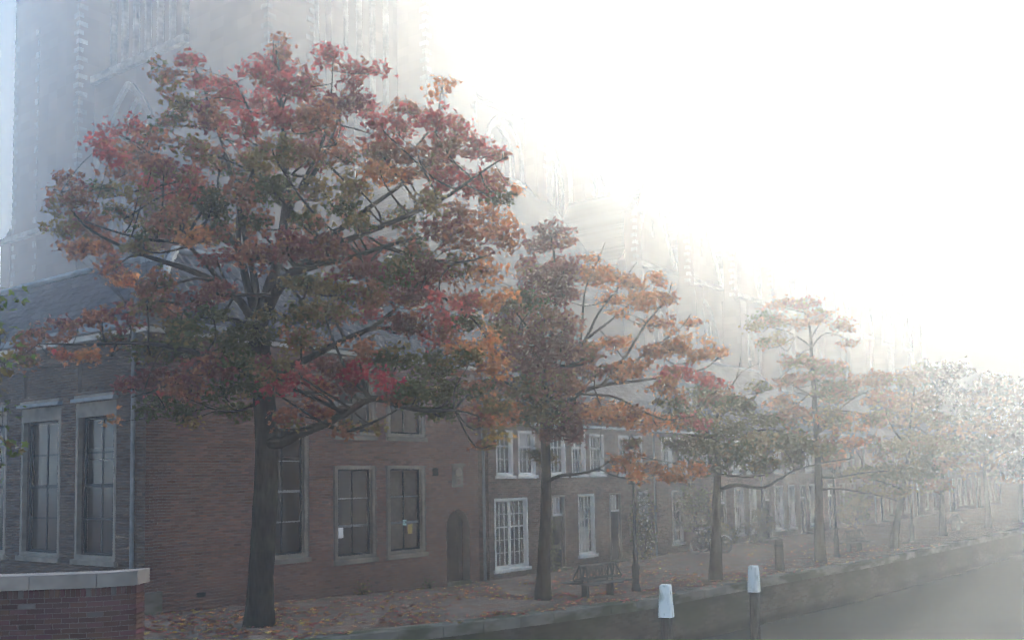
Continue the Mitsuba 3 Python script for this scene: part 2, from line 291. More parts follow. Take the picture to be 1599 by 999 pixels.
put('canal_water', (wv, np.array([[0, 1, 2], [0, 2, 3]])), 'm_water'); labels['canal_water'] = {'kind': 'structure'}
put('opposite_quay', bx(-149, 419, -149, -14, -2, 0.2), 'm_ground'); labels['opposite_quay'] = {'kind': 'structure'}

qk = thing('quay_wall', 'mossy dark brick quay wall running along the canal under the row of trees', 'quay wall')
sx = np.concatenate([np.arange(-60, 60, 2.0), np.arange(60, 331, 15.0)])
qv = np.array([[x, qy(x) + o, z] for x in sx for o, z in ((0, float(gz(x)) - 0.2), (-.03, -2.0), (.5, float(gz(x)) - 0.2))]); qf = []
for i in range(len(sx) - 1): a, b = 3 * i, 3 * i + 3; qf += [[a, b, b + 1, a + 1], [a, a + 2, b + 2, b]]
put(qk + '__brickwork', (qv, np.array(qf)), 'm_quay', label='dark brick face stained green with moss')
rng = np.random.default_rng(3)
def coping_block(x0, x1):
    v = []
    for x in (x0 + .008, x1 - .008):
        y, z = float(qy(x)), float(gz(x)); j = rng.uniform(-.006, .006)
        v += [[x, y - .06 + j, z - .2], [x, y - .06 + j, z + .015], [x, y - .03 + j, z + .045 + j], [x, y + .37, z + .045 + j], [x, y + .37, z - .2]]
    f = [[0, 1, 6, 5], [1, 2, 7, 6], [2, 3, 8, 7], [3, 4, 9, 8], [4, 0, 5, 9]]; f = [t for q in f for t in ([q[0], q[1], q[2]], [q[0], q[2], q[3]])]
    return trimesh.Trimesh(v, f + [[0, 4, 3], [0, 3, 2], [0, 2, 1], [5, 6, 7], [5, 7, 8], [5, 8, 9]], process=False)
x = 6.0
while x < 62: put(qk + '__coping_stone', coping_block(x, x + 1.15), 'm_coping'); x += 1.15
far = []
while x < 200: far.append(coping_block(x, x + 2.3)); x += 2.3
put(qk + '__far_coping_stones', cat(far), 'm_coping', kind='stuff')

# ------------------------------------------------------------------ church
ch = thing('church', 'huge gothic brick church with massive tower and pointed gables fading into the fog', 'church')
CB, CS = 'm_church_brick', 'm_stone'
put(ch + '__tower_wall', bx(26, 42, 35, 51, -0.5, 50), CB)
wl = ('W', 25.0)
ap = pointed(40.1, 2.35, 2, 16.6, 21.1)
put(ch + '__tower_wall', on_face(extr(sbox(35.65, -0.5, 43.0, 22.0).difference(ap), 0.99), wl), CB)
w = num(ch + '__window')
put(w + '__hood_mould', on_face(extr(ap.buffer(0.32).difference(ap.buffer(0.02)).intersection(sbox(30, 3, 50, 30)), 0.2), wl, -0.14), CS)
put(w + '__hood_mould', on_face(extr(ap.buffer(-0.02).difference(ap.buffer(-0.4)), 0.3), wl, 0.45), CS)
for u in (38.7, 39.6, 40.6, 41.5): put(w + '__mullion', fbox(wl, u - .1, u + .1, 3, 19.5, .55, .8), CS)
put(ch + '__cornice', bx(24.75, 25.99, 35.66, 42.99, 22.0, 22.35), CS)
for y in np.arange(36.2, 43, 0.95): put(ch + '__shaft', tube_mesh([[25.85, y, 22.35], [25.85, y, 50]], [.17, .17], 6, False), CS)
scene['m_church_glass'] = two(pr([0.13, 0.125, 0.125], 0.6, 0.3))
scene['m_quoin'] = two(pr(proc(stone_fn((0.245, 0.222, 0.208), 0.4)), 0.85, 0.2))
def quoins(key, x, y, sx_, sy_, z0, z1, step=0.4, a=0.42, b=0.22, pr_=0.02):
    z, i = z0, 0
    while z < z1:
        la, lb = (a, b) if i % 2 else (b, a)
        put(key + '__quoin', bx(x - sx_ * pr_, x + sx_ * la, y - sy_ * pr_, y + sy_ * lb, z, z + step * .52), 'm_quoin'); z += step; i += 1
b = put(ch + '__buttress', bx(25, 27.4, 30.5, 35.64, -0.5, 46), CB); quoins(b, 25, 30.5, 1, 1, 18, 26, .4); quoins(b, 27.4, 30.5, -1, 1, 17, 26, .4)
put(ch + '__buttress_ledge', bx(24.85, 27.55, 30.3, 35.66, 17.4, 17.7), CS)
b = put(ch + '__buttress', bx(24.2, 26.2, 43.01, 44.9, -0.5, 46), CB); quoins(b, 24.2, 43.01, 1, 1, 15, 27, .42)
b = put(ch + '__stair_turret', bx(24.8, 27.5, 44.91, 50.2, -0.5, 50), CB); quoins(b, 24.8, 50.2, 1, -1, 12, 26, .45); quoins(b, 24.8, 47.8, 1, 1, 12, 26, .6, .1, .3)
sh = Polygon([(50.2, 0), (51.1, 0), (51.1, 15.6), (50.2, 16.3)]); put(ch + '__tower_wall', on_face(extr(sh, 3), ('W', 24.7)), CB)
put(ch + '__ledge', bx(24.5, 24.79, 44.9, 51.3, 15.55, 15.8), CS)
b = put(ch + '__buttress', bx(37.2, 41.2, 33.0, 35.01, -0.5, 46), CB); quoins(b, 37.2, 33, 1, 1, 20, 28, .45); quoins(b, 41.2, 33, -1, 1, 20, 28, .45)
for x in np.arange(28.6, 36.8, 0.95): put(ch + '__shaft', tube_mesh([[x, 34.86, 17], [x, 34.86, 50]], [.17, .17], 6, False), CS)
put(ch + '__shaft', bx(32.2, 33.0, 34.6, 35, 14, 50), CB)
# nave with its clerestory
nf = ('S', 34.0); hs = []
NB = 11
for k in range(NB): hs.append(pointed(44.9 + 5.2 * k, 1.55, 17.6, 21.6, 24.0))
put(ch + '__nave_wall', on_face(extr(sbox(41.3, 0, 110, 24.9).difference(unary_union(hs)), 0.7), nf), CB)
put(ch + '__nave_core', bx(42.1, 110, 35.2, 46, 0, 24.6), CB)
for k, h in enumerate(hs):
    uc = 44.9 + 5.2 * k; w = num(ch + '__window')
    put(w + '__hood_mould', on_face(extr(h.buffer(0.28).difference(h.buffer(.01)).intersection(sbox(0, 18.5, 200, 30)), 0.2), nf, -0.15), CS)
    put(w + '__moulding', on_face(extr(h.buffer(-.01).difference(h.buffer(-0.3)), 0.2), nf, 0.3), CS)
    put(w + '__pane', on_face(extr(h, 0.02), nf, 0.5), 'm_church_glass')
    for u in (-.5, .5): put(w + '__mullion', fbox(nf, uc + u - .08, uc + u + .08, 17.7, 22.9, .3, .48), CS)
    b = put(ch + '__pier', bx(uc + 2.1, uc + 3.1, 33.1, 33.99, 15, 25.6), CB)
    if k in (0, 1): quoins(b, uc + 3.1, 33.1, -1, 1, 21, 25, .5)
put(ch + '__parapet', bx(42.2, 110, 33.75, 33.99, 24.55, 24.9), CS); put(ch + '__parapet', bx(42.2, 110, 33.85, 33.99, 23.95 + .3, 24.4), CS)
put(ch + '__parapet', bx(42.2, 110, 33.9, 34.3, 24.91, 25.4), CB)
rv = np.array([[42, 34.3, 24.9], [110, 34.3, 24.9], [110, 46, 24.9], [42, 46, 24.9], [42, 40, 28.5], [110, 40, 28.5]]); put(ch + '__nave_roof', (rv, np.array([[0, 1, 5], [0, 5, 4], [3, 4, 5], [3, 5, 2], [0, 4, 3], [1, 2, 5]])), 'm_slate')
# aisle: the plain first part under a steep lean-to roof, then the chapels with their gables
af = ('S', 28.0)
put(ch + '__aisle_wall', bx(33, 48.29, 28.01, 33.9, 0, 12.6), CB)
ra = np.array([[33, 27.7, 12.5], [48.29, 27.7, 12.5], [48.29, 33.95, 20.6], [33, 33.95, 20.6], [33, 33.95, 12.5], [48.29, 33.95, 12.5]]); put(ch + '__aisle_roof', (ra, np.array([[0, 1, 2], [0, 2, 3], [0, 3, 4], [1, 5, 2]])), 'm_slate')
put(ch + '__cornice', bx(33, 48.2, 27.6, 28.0, 12.2, 12.48), CS)
for k in range(9):
    uc = 51.5 + 6.4 * k; wn = pointed(uc, 1.85, 4.5, 11.0, 14.2)
    poly = Polygon([(uc - 3.2, 0), (uc + 3.2, 0), (uc + 3.2, 15.4), (uc + 2.55, 15.8), (uc, 20.6), (uc - 2.55, 15.8), (uc - 3.2, 15.4)])
    slit = sbox(uc - .14, 17.2, uc + .14, 18.3)
    put(ch + '__chapel_wall', on_face(extr(poly.difference(wn).difference(slit), 0.6), af), CB)
    g = put(ch + '__gable_coping', on_face(extr(LineString([(uc - 2.6, 15.75), (uc, 20.62), (uc + 2.6, 15.75)]).buffer(.13, cap_style=2, join_style=2), 0.5), af, -0.12), CS)
    put(ch + '__chapel_roof', (np.array([[uc - 2.9, 28.6, 15.2], [uc, 28.6, 20.3], [uc + 2.9, 28.6, 15.2], [uc - 2.9, 33.9, 15.2], [uc, 33.9, 20.3], [uc + 2.9, 33.9, 15.2]]), np.array([[0, 1, 4], [0, 4, 3], [1, 2, 5], [1, 5, 4]])), 'm_slate')
    w = num(ch + '__window')
    put(w + '__hood_mould', on_face(extr(wn.buffer(0.2).difference(wn.buffer(.01)).intersection(sbox(0, 9.5, 200, 30)), 0.2), af, -0.14), CS)
    put(w + '__pane', on_face(extr(wn, 0.02), af, 0.45), 'm_church_glass')
    for u in (-.62, 0, .62): put(w + '__mullion', fbox(af, uc + u - .09, uc + u + .09, 4.6, 12.3, .2, .42), CS)
    put(w + '__tracery', on_face(extr(unary_union([pointed(uc - .93, .88, 11.2, 11.4, 13.0).boundary.buffer(.07), pointed(uc + .93, .88, 11.2, 11.4, 13.0).boundary.buffer(.07)]).intersection(wn.buffer(-.02)), 0.2), af, .2), CS)
    put(ch + '__string_course', bx(uc - 2.7, uc + 2.7, 27.8, 27.99, 15.25, 15.5), CS)
for k in range(10):
    xb = 48.3 + 6.4 * k
    put(ch + '__buttress', bx(xb - .5, xb + .5, 26.7, 27.98, 0, 14.6), CB)
    p = put(ch + '__pinnacle', bx(xb - .32, xb + .32, 27.2, 27.9, 14.61, 17.9), CB)
    put(p + '__cap', trimesh.Trimesh([[xb - .36, 27.15, 17.9], [xb + .36, 27.15, 17.9], [xb + .36, 27.95, 17.9], [xb - .36, 27.95, 17.9], [xb, 27.55, 18.9]], [[0, 1, 4], [1, 2, 4], [2, 3, 4], [3, 0, 4], [0, 2, 1], [0, 3, 2]], process=False), CS)
    if k < 5: quoins(p, xb - .32, 27.2, 1, 1, 14.9, 17.7, .4, .3, .18)
put(ch + '__aisle_core', bx(48.4, 106, 28.7, 33.9, 0, 15), CB)

# ------------------------------------------------------------------ the large brick house at the corner
YF, XC = 19.7, 12.76
h1 = thing('brick_house', 'large dark brick corner house with arched doorway and tiled hipped roof', 'house')
S1, W1 = ('S', YF), ('W', XC)
sw = [(15.95, 17.42, 1.30, 4.66), (18.38, 19.86, 1.12, 3.63), (20.37, 21.90, 1.12, 3.63), (18.40, 19.86, 4.44, 6.12), (20.40, 21.92, 4.44, 6.12)]
ww = [(20.82, 22.54, 1.50, 4.92), (23.22, 25.10, 1.50, 4.92), (25.85, 27.6, 1.50, 4.92), (28.3, 30.0, 1.5, 4.92)]
arch = rounded(23.42, 0.55, -0.2, 1.74)
EA = 6.62
holesS = [sbox(a, c, b_, d) for a, b_, c, d in sw] + [arch]; holesW = [sbox(a, c, b_, d) for a, b_, c, d in ww]
put(h1 + '__wall', on_face(extr(sbox(XC + .02, -0.3, 24.42, EA).difference(unary_union(holesS)), 0.32), S1), 'm_mortar')
panels = [sbox(a + .04, 5.42, b_ - .04, 6.18) for a, b_, c, d in ww]
put(h1 + '__wall', on_face(extr(sbox(YF + .33, -0.3, 34, EA).difference(unary_union(holesW)).difference(unary_union(panels)), 0.32), W1), 'm_mortar')
put(h1 + '__wall', bx(XC, XC + .319, YF + .002, YF + .329, -.3, EA), 'm_mortar')
for p in panels: put(h1 + '__wall', on_face(extr(p, .1), W1, .09), 'm_mortar')
put(h1 + '__wall', bx(24.1, 24.42, YF + .33, 34, -.3, 7.2), 'm_mortar'); put(h1 + '__wall', bx(XC + .33, 24.09, 33.7, 34, -.3, 7.2), 'm_mortar')
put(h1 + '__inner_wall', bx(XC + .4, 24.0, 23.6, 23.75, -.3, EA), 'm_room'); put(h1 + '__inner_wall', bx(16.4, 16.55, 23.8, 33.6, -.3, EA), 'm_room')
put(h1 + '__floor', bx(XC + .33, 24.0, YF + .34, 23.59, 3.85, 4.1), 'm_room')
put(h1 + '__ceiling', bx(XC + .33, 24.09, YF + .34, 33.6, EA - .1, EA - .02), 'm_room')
rng = np.random.default_rng(11)
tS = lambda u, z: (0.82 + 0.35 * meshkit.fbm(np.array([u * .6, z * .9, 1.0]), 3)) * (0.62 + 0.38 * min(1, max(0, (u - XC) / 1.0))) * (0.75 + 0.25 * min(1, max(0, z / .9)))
skip = [sbox(a - .07, c - .12, b_ + .07, d) for a, b_, c, d in sw] + [arch, sbox(23.15, 2.95, 23.66, 3.68)]
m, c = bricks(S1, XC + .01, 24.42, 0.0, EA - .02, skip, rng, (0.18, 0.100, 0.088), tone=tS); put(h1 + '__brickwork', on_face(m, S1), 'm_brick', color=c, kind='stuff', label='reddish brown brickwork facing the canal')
tW = lambda u, z: 0.85 + 0.3 * meshkit.fbm(np.array([u * .7, z * .9, 5.0]), 3)
skip = [sbox(a, c - .12, b_, d + .40) for a, b_, c, d in ww] + panels
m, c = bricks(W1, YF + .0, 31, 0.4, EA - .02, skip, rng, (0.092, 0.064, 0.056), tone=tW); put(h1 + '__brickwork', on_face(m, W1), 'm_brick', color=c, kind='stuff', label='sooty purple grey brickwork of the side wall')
for p in panels[:3]:
    b0 = p.bounds; m, c = bricks(W1, b0[0] + .01, b0[2] - .01, b0[1] + .01, b0[3] - .01, [], rng, (0.088, 0.062, 0.055), tone=tW); put(h1 + '__brickwork', on_face(m, W1, .088), 'm_brick', color=c, kind='stuff')
for i, (a, b_, c, d) in enumerate(sw):
    w = window(h1, S1, a, b_, c, d, 2, 4 if i == 0 else 3 if i < 3 else 2, fw=.10, sash=.05, barw=.035, dep=.12, meet=2 if i == 0 else 1, hbar='m_zinc')
    if i == 1: put(w + '__notice', fbox(S1, a + .22, a + .39, c + .58, c + .86, .10, .104), 'm_paper', label='sheet of white paper stuck inside the pane')
    if i == 2:
        put(w + '__notice', fbox(S1, a + .72, a + .87, c + .80, c + .96, .10, .104), 'm_paper_teal', label='small pale notice'); put(w + '__notice', fbox(S1, a + .93, a + 1.11, c + .55, c + .82, .10, .104), 'm_paper_yellow', label='small yellow notice')
for i, (a, b_, c, d) in enumerate(ww):
    w = window(h1, W1, a, b_, c, d, 2, 4, fw=.10, sash=.06, barw=.045, dep=.18, meet=2, pieces=i < 2)
    put(w + '__head', fbox(W1, a, b_, d + .002, d + .24, -.02, .1), 'm_trim'); put(w + '__ledge', fbox(W1, a - .05, b_ + .05, d + .26, d + .34, -.14, .02), 'm_lead'); put(w + '__ledge', fbox(W1, a, b_, d + .341, d + .42, -.07, .02), 'm_trim')
dk = num(h1 + '__door')
put(dk + '__plank', on_face(extr(rounded(23.42, .545, -.2, 1.74).intersection(sbox(22.8, -.2, 23.05, 3)), .05), S1, .26), 'm_door')
for q in range(1, 5):
    a = 22.87 + .22 * q; put(dk + '__plank', on_face(extr(rounded(23.42, .545, -.2, 1.74).intersection(sbox(a - .04 + .006, -.2, a + .18, 3)), .05), S1, .26 + .004 * (q % 2)), 'm_door')
put(dk + '__handle', rod([22.98, YF + .22, 1.15], [22.98, YF + .22, 1.3], .012), 'm_iron')
put(h1 + '__doorstep', bx(22.86, 23.98, YF - .05, YF + .2, -.2, .12), 'm_coping')
# carved stone tablet over the door
tb = put(h1 + '__stone_tablet', fbox(S1, 23.17, 23.64, 2.97, 3.64, -.05, .0), 'm_trim', label='weathered carved stone tablet above the arched door')
put(tb + '__cornice', fbox(S1, 23.12, 23.69, 3.60, 3.69, -.10, -.051), 'm_trim')
put(tb + '__relief', on_face(extr(Polygon([(23.28, 3.3), (23.53, 3.3), (23.55, 3.45), (23.48, 3.55), (23.33, 3.55), (23.26, 3.45)]), .04), S1, -.085), 'm_trim')
put(tb + '__relief', on_face(extr(Polygon([(23.405 + .11 * math.cos(t) * (1 + .25 * math.cos(3 * t)), 3.13 + .11 * math.sin(t)) for t in np.linspace(0, 2 * math.pi, 20)[:-1]]), .04), S1, -.085), 'm_trim')
put(h1 + '__wall_plate', fbox(S1, 22.27, 22.5, 3.32, 3.55, -.03, -.006), 'm_iron')
for u, z in ((14.1, .62), (16.0, .58)): put(h1 + '__air_vent', fbox(S1, u, u + .24, z, z + .10, -.018, -.006), 'm_iron')
put(h1 + '__guard_stone', bx(XC - .1, XC + .35, YF - .16, YF - .012, 0, .86), 'm_coping', label='worn stone block at the foot of the corner')
put(h1 + '__downpipe', tube_mesh([[XC - .09, 20.05, .5], [XC - .09, 20.05, EA]], [.05, .05], 8, False), 'm_zinc'); put(h1 + '__downpipe', tube_mesh([[24.62, YF - .07, .0], [24.62, YF - .07, EA]], [.05, .05], 8, False), 'm_zinc')
put(h1 + '__wall', bx(24.43, 24.90, YF + .10, YF + .42, -.3, 5.3), 'm_house_brick')
# eaves
put(h1 + '__frieze', bx(XC - .05, 24.4, YF - .08, YF + .31, EA, EA + .10), 'm_white'); put(h1 + '__frieze', bx(XC - .09, XC + .3, YF + .32, 34, EA, EA + .12), 'm_white')
put(h1 + '__gutter', bx(XC - .26, 24.5, YF - .26, YF + .30, EA + .13, EA + .28), 'm_lead'); put(h1 + '__gutter', bx(XC - .26, XC + .3, YF + .31, 34.2, EA + .13, EA + .28), 'm_lead')
# roof: tiles laid one by one
RZ, RUN, RISE = EA + .26, 2.35, 2.30
ax, ay, az = XC - .1, YF - .1, RZ
rk = num(h1 + '__roof'); COUNT.setdefault(rk, 0)
ap_ = np.array([ax + RUN, ay + RUN, az + RISE]); ar = np.array([24.5 - RUN, ay + RUN, az + RISE])
rv = np.array([[ax, ay, az], [24.5, ay, az], ar, ap_, [ax, 34.2, az], [ax + RUN, 34.2, az + RISE], [24.5, 34.2, az], [24.5 - RUN, 34.2, az + RISE], [ax + RUN, ay + RUN + 2.3, az + 1.2], ar + [0, 2.3, -1.1]]) - [0, 0, .05]
scene[rk] = mikit.ply((rv, np.array([[0, 1, 2], [0, 2, 3], [0, 3, 5], [0, 5, 4], [1, 6, 7], [1, 7, 2], [3, 2, 9], [3, 9, 8], [3, 8, 5], [2, 7, 9], [8, 9, 7], [8, 7, 5]])), 'm_tile')
n_, tw, tl = 7, .245, .40
ux = np.linspace(0, tw * 1.06, n_); wave = .028 * np.sin(ux / tw * 2 * np.pi) + .02
tv = np.array([[u, y, w_ + (.022 if y == 0 else 0)] for y in (0, tl) for u, w_ in zip(ux, wave)] + [[u, 0.0, w_ + .004] for u, w_ in zip(ux, wave)])
tf = [[i, i + 1, n_ + i + 1] for i in range(n_ - 1)] + [[i, n_ + i + 1, n_ + i] for i in range(n_ - 1)] + [[2 * n_ + i, 2 * n_ + i + 1, i + 1] for i in range(n_ - 1)] + [[2 * n_ + i, i + 1, i] for i in range(n_ - 1)]
tile_ply = mikit.ply(trimesh.Trimesh(tv, tf, process=False), 'm_tile')
rng = np.random.default_rng(7); sl = math.hypot(RUN, RISE); places = []
for side in 'WS':
    b_up = np.array([RUN, 0, RISE]) / sl if side == 'W' else np.array([0, RUN, RISE]) / sl
    al = np.array([0, -1.0, 0]) if side == 'W' else np.array([1.0, 0, 0])
    nn = np.cross(al, b_up); nn /= np.linalg.norm(nn); L = 14.4 if side == 'W' else 24.5 - ax
    org = np.array([ax, 34.2, az]) if side == 'W' else np.array([ax, ay, az])
    for r in range(int(sl / .33)):
        run = (r * .33 + .15) / sl * RUN
        for k in range(int(L / tw)):
            s = k * tw + tw / 2; corner = (L - s) if side == 'W' else s; other = 99 if side == 'W' else L - s
            if corner < run + .08 or other < run + .08: continue
            o = org + al * k * tw + b_up * (r * .33) + nn * (rng.uniform(0, .006))
            places.append((np.linalg.norm(o - EYE), o, al, b_up, nn))
places.sort(key=lambda t: t[0])
def mat4(o, a, b, n): m = np.eye(4); m[:3, 0], m[:3, 1], m[:3, 2], m[:3, 3] = a, b, n, o; return m
for i, (_, o, a, b, n) in enumerate(places[:300]):
    t = rng.normal() * .012; a2 = a + b * t; scene[num(rk + '__tile')] = {**tile_ply, 'to_world': T(mat4(o, a2, b, n))}
rest = cat([trimesh.Trimesh(trimesh.transform_points(tv, mat4(o, a, b, n)), tf, process=False) for _, o, a, b, n in places[300:]]); put(rk + '__far_tiles', rest, 'm_tile', kind='stuff')
def ridge(p0, p1, name, key):
    p0, p1 = np.array(p0), np.array(p1); L = np.linalg.norm(p1 - p0); k = max(1, int(L / .42))
    for i in range(k):
        a, b = p0 + (p1 - p0) * i / k, p0 + (p1 - p0) * ((i + .97) / k); put(key + '__' + name, tube_mesh([a, b], [.10, .115], 8, False), 'm_lead')
ridge(ap_ + [0, 0, .02], [ax + RUN, 34, az + RISE + .02], 'ridge_tile', rk); ridge(ap_ + [0, 0, .02], ar + [0, 0, .02], 'ridge_tile', rk); ridge([ax, ay, az + .05], ap_, 'hip_tile', rk); ridge([24.5, ay, az + .05], ar, 'hip_tile', rk)
ck = num(h1 + '__chimney'); cx0, cx1, cy0, cy1 = 14.75, 15.5, 22.0, 22.95
scene[ck] = mikit.ply(bx(cx0, cx1, cy0, cy1, 8.5, 10.75), 'm_mortar'); labels[ck] = {'label': 'square red brick chimney stack on the ridge'}
m, c = bricks(('S', cy0), cx0, cx1, 8.9, 10.7, [], rng, (0.17, .085, .062)); put(ck + '__brickwork', on_face(m, ('S', cy0)), 'm_brick', color=c, kind='stuff')
m, c = bricks(('W', cx0), cy0, cy1, 8.9, 10.7, [], rng, (0.16, .08, .06)); put(ck + '__brickwork', on_face(m, ('W', cx0)), 'm_brick', color=c, kind='stuff')
put(ck + '__cap', bx(cx0 - .07, cx1 + .07, cy0 - .07, cy1 + .07, 10.76, 10.9), 'm_coping'); put(ck + '__flashing', bx(cx0 - .05, cx1 + .05, cy0 - .05, cy1 + .05, 8.8, 9.12), 'm_lead')

# ------------------------------------------------------------------ the terrace of lower houses
def terrace(x0, x1, label, up, gr, doors, roof_z=9.1, wide=(), eave=5.02, mat='m_house_brick', group=None, fr='m_white', cur=True, frieze=True):
    h = thing('terraced_house', label, 'house', group)
    f = ('S', YF); holes = [(a, b, 3.30, 4.78) for a, b in up] + [(a, b, .42, 2.60) for a, b in gr] + [(a, b, -.3, 2.60) for a, b in doors] + [(a, b, .30, 2.57) for a, b in wide]
    put(h + '__wall', on_face(extr(sbox(x0, -.3, x1 - .004, eave).difference(unary_union([sbox(a, c, b, d) for a, b, c, d in holes])), .3), f), mat)
    put(h + '__wall', bx(x0, x0 + .28, YF + .302, 27, -.3, eave), mat); put(h + '__wall', bx(x1 - .28, x1 - .004, YF + .302, 27, -.3, eave), mat); put(h + '__wall', bx(x0 + .281, x1 - .281, 26.7, 27, -.3, eave), mat)
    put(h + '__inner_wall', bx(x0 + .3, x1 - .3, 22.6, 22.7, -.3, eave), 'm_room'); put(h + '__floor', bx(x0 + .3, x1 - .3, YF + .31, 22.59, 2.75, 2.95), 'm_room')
    for i, (a, b) in enumerate(up): window(h, f, a, b, 3.30, 4.78, 3 if cur else 1, 3 if cur else 2, fw=.06, sash=.035, barw=.022, dep=.09, frame=fr, bar=fr, pieces=False, sill=.10, meet=2 if cur else 1, curtain=(.62, 1.0) if i % 2 and cur else None, proud=.012)
    for i, (a, b) in enumerate(gr): window(h, f, a, b, .42, 2.60, 4 if cur else 1, 5 if cur else 2, fw=.06, sash=.035, barw=.02, dep=.09, frame=fr, bar=fr, pieces=False, sill=.10, meet=3 if cur else 1, curtain=(.0, .45) if cur else None, proud=.012)
    for a, b in wide: window(h, f, a, b, .30, 2.57, 6, 5, fw=.07, sash=.035, barw=.022, dep=.09, frame='m_white', bar='m_white', pieces=False, sill=.10, meet=3, proud=.012, mid=True)
    for a, b in doors:
        d = num(h + '__door'); COUNT.setdefault(d, 0)
        put(d + '__frame', on_face(extr(sbox(a, -.1, b, 2.60).difference(sbox(a + .07, -.2, b - .07, 2.53)), .11), f, -.012), 'm_trim')
        put(d + '__leaf', fbox(f, a + .072, b - .072, .02, 1.88, .1, .15), 'm_door')
        for zz in ((.2, .8), (.95, 1.75)):
            put(d + '__panel', fbox(f, a + .18, b - .18, zz[0], zz[1], .088, .099), 'm_door')
        put(d + '__transom', fbox(f, a + .072, b - .072, 1.881, 1.96, .05, .13), 'm_white')
        put(d + '__fanlight', pane_sheet(f, a + .072, b - .072, 1.96, 2.53, .1), 'm_glass'); put(d + '__fanlight_bars', cat([fbox(f, u - .011, u + .011, 1.96, 2.53, .085, .11) for u in np.linspace(a + .07, b - .07, 5)[1:-1]]), 'm_white', kind='stuff')
        put(d + '__blind', fbox(f, a + .08, b - .08, 1.97, 2.52, .16, .164), 'm_curtain'); put(d + '__handle', rod([a + .16, YF + .06, 1.05], [a + .16, YF + .1, 1.05], .02), 'm_chrome'); put(d + '__step', bx(a, b, YF - .28, YF - .02, -.05, .10), 'm_coping')
    if frieze:
        put(h + '__frieze', bx(x0 + .02, x1 - .02, YF - .06, YF + .29, eave + .002, eave + .30), 'm_trim'); put(h + '__moulding', bx(x0 + .02, x1 - .02, YF - .13, YF - .062, eave - .04, eave + .05), 'm_white')
    put(h + '__gutter', bx(x0, x1 - .004, YF - .22, YF + .28, eave + .302, eave + .40), 'm_lead')
    e = eave + .38; rv = np.array([[x0, YF - .15, e], [x1 - .01, YF - .15, e], [x1 - .01, 23.1, roof_z], [x0, 23.1, roof_z], [x0, 27.2, e], [x1 - .01, 27.2, e]])
    put(h + '__roof', (rv, np.array([[0, 1, 2], [0, 2, 3], [3, 2, 5], [3, 5, 4], [0, 3, 4], [1, 5, 2]])), 'm_slate')
    put(h + '__ridge_cap', tube_mesh([[x0, 23.1, roof_z], [x1 - .02, 23.1, roof_z]], [.09, .09], 8, False), 'm_lead')
    put(h + '__downpipe', tube_mesh([[x1 - .12, YF - .08, 0], [x1 - .12, YF - .08, eave + .3]], [.04, .04], 8, False), 'm_zinc')
    return h, e
def dormer(h, u0, u1, z0, z1, y, mat='m_white'):
    k = num(h + '__dormer'); scene[k] = mikit.ply(bx(u0, u1, y, y + 1.6, z0 - .6, z1), mat); put(k + '__pane', pane_sheet(('S', y), u0 + .08, u1 - .08, z0, z1 - .1, -.03), 'm_glass'); put(k + '__frame', on_face(extr(ring(u0 + .03, u1 - .03, z0 - .05, z1 - .05, .05), .04), ('S', y), -.045), 'm_white'); put(k + '__roof', bx(u0 - .1, u1 + .1, y - .15, y + 1.6, z1 + .002, z1 + .09), 'm_lead')
h2, e2 = terrace(24.95, 35.75, 'low brick house with white small-paned windows, directly right of the dark corner house', [(25.36, 26.26), (26.56, 27.52), (28.42, 29.34), (29.76, 30.66), (30.96, 31.92), (33.0, 33.75), (34.05, 34.8)], [(30.10, 31.18), (34.45, 35.15)], [(28.40, 29.25), (32.22, 33.08)], wide=[(25.22, 27.02)])
h3, e3 = terrace(35.75, 46.4, 'low house behind the bicycles, half hidden by shrubs, with a small stepped gable', [(36.42, 37.3), (37.95, 38.7), (39.9, 40.7), (41.7, 42.4), (43.2, 44.1), (44.8, 45.6)], [(37.2, 38.1), (43.3, 44.3), (45.0, 45.8)], [(41.6, 42.4)])
# small stepped gable with white blocks
sg = num(h3 + '__stepped_gable'); st = unary_union([sbox(38.3, 5.0, 39.9, 5.75), sbox(38.52, 5.0, 39.68, 6.1), sbox(38.75, 5.0, 39.45, 6.45), sbox(38.95, 5, 39.25, 6.7)])
scene[sg] = mikit.ply(on_face(extr(st, .3), ('S', YF), .12), 'm_house_brick'); labels[sg] = {'label': 'small stepped gable edged with white stone'}
for a, b, z in ((38.28, 38.54, 5.75), (39.66, 39.92, 5.75), (38.5, 38.77, 6.1), (39.43, 39.7, 6.1), (38.73, 38.97, 6.45), (39.23, 39.47, 6.45), (38.93, 39.27, 6.7)): put(sg + '__coping_stone', fbox(('S', YF), a, b, z + .001, z + .07, .08, .46), 'm_white')
for z in np.arange(5.1, 6.4, .3):
    hw = .8 if z < 5.7 else .58 if z < 6.05 else .35; put(sg + '__stone_block', fbox(('S', YF), 39.1 + hw - .22, 39.1 + hw + .012, z, z + .14, .1, .2), 'm_white'); put(sg + '__stone_block', fbox(('S', YF), 39.1 - hw - .012, 39.1 - hw + .2, z, z + .14, .1, .2), 'm_white')
put(h3 + '__skylight', trimesh.Trimesh([[37.3, 20.9, 6.62], [37.8, 20.9, 6.62], [37.8, 21.3, 7.05], [37.3, 21.3, 7.05]], [[0, 1, 2], [0, 2, 3]], process=False), 'm_lead')
h4, e4 = terrace(46.4, 54.6, 'low house with two tall white windows between two narrow doors, behind the bollard', [(48.16, 49.1), (49.76, 50.66), (52.4, 53.3)], [(48.04, 49.13), (49.89, 50.69), (52.85, 53.7)], [(46.75, 47.6), (51.5, 52.3)])
dormer(h4, 51.2, 52.1, 5.75, 6.55, 20.9)
x = 54.6
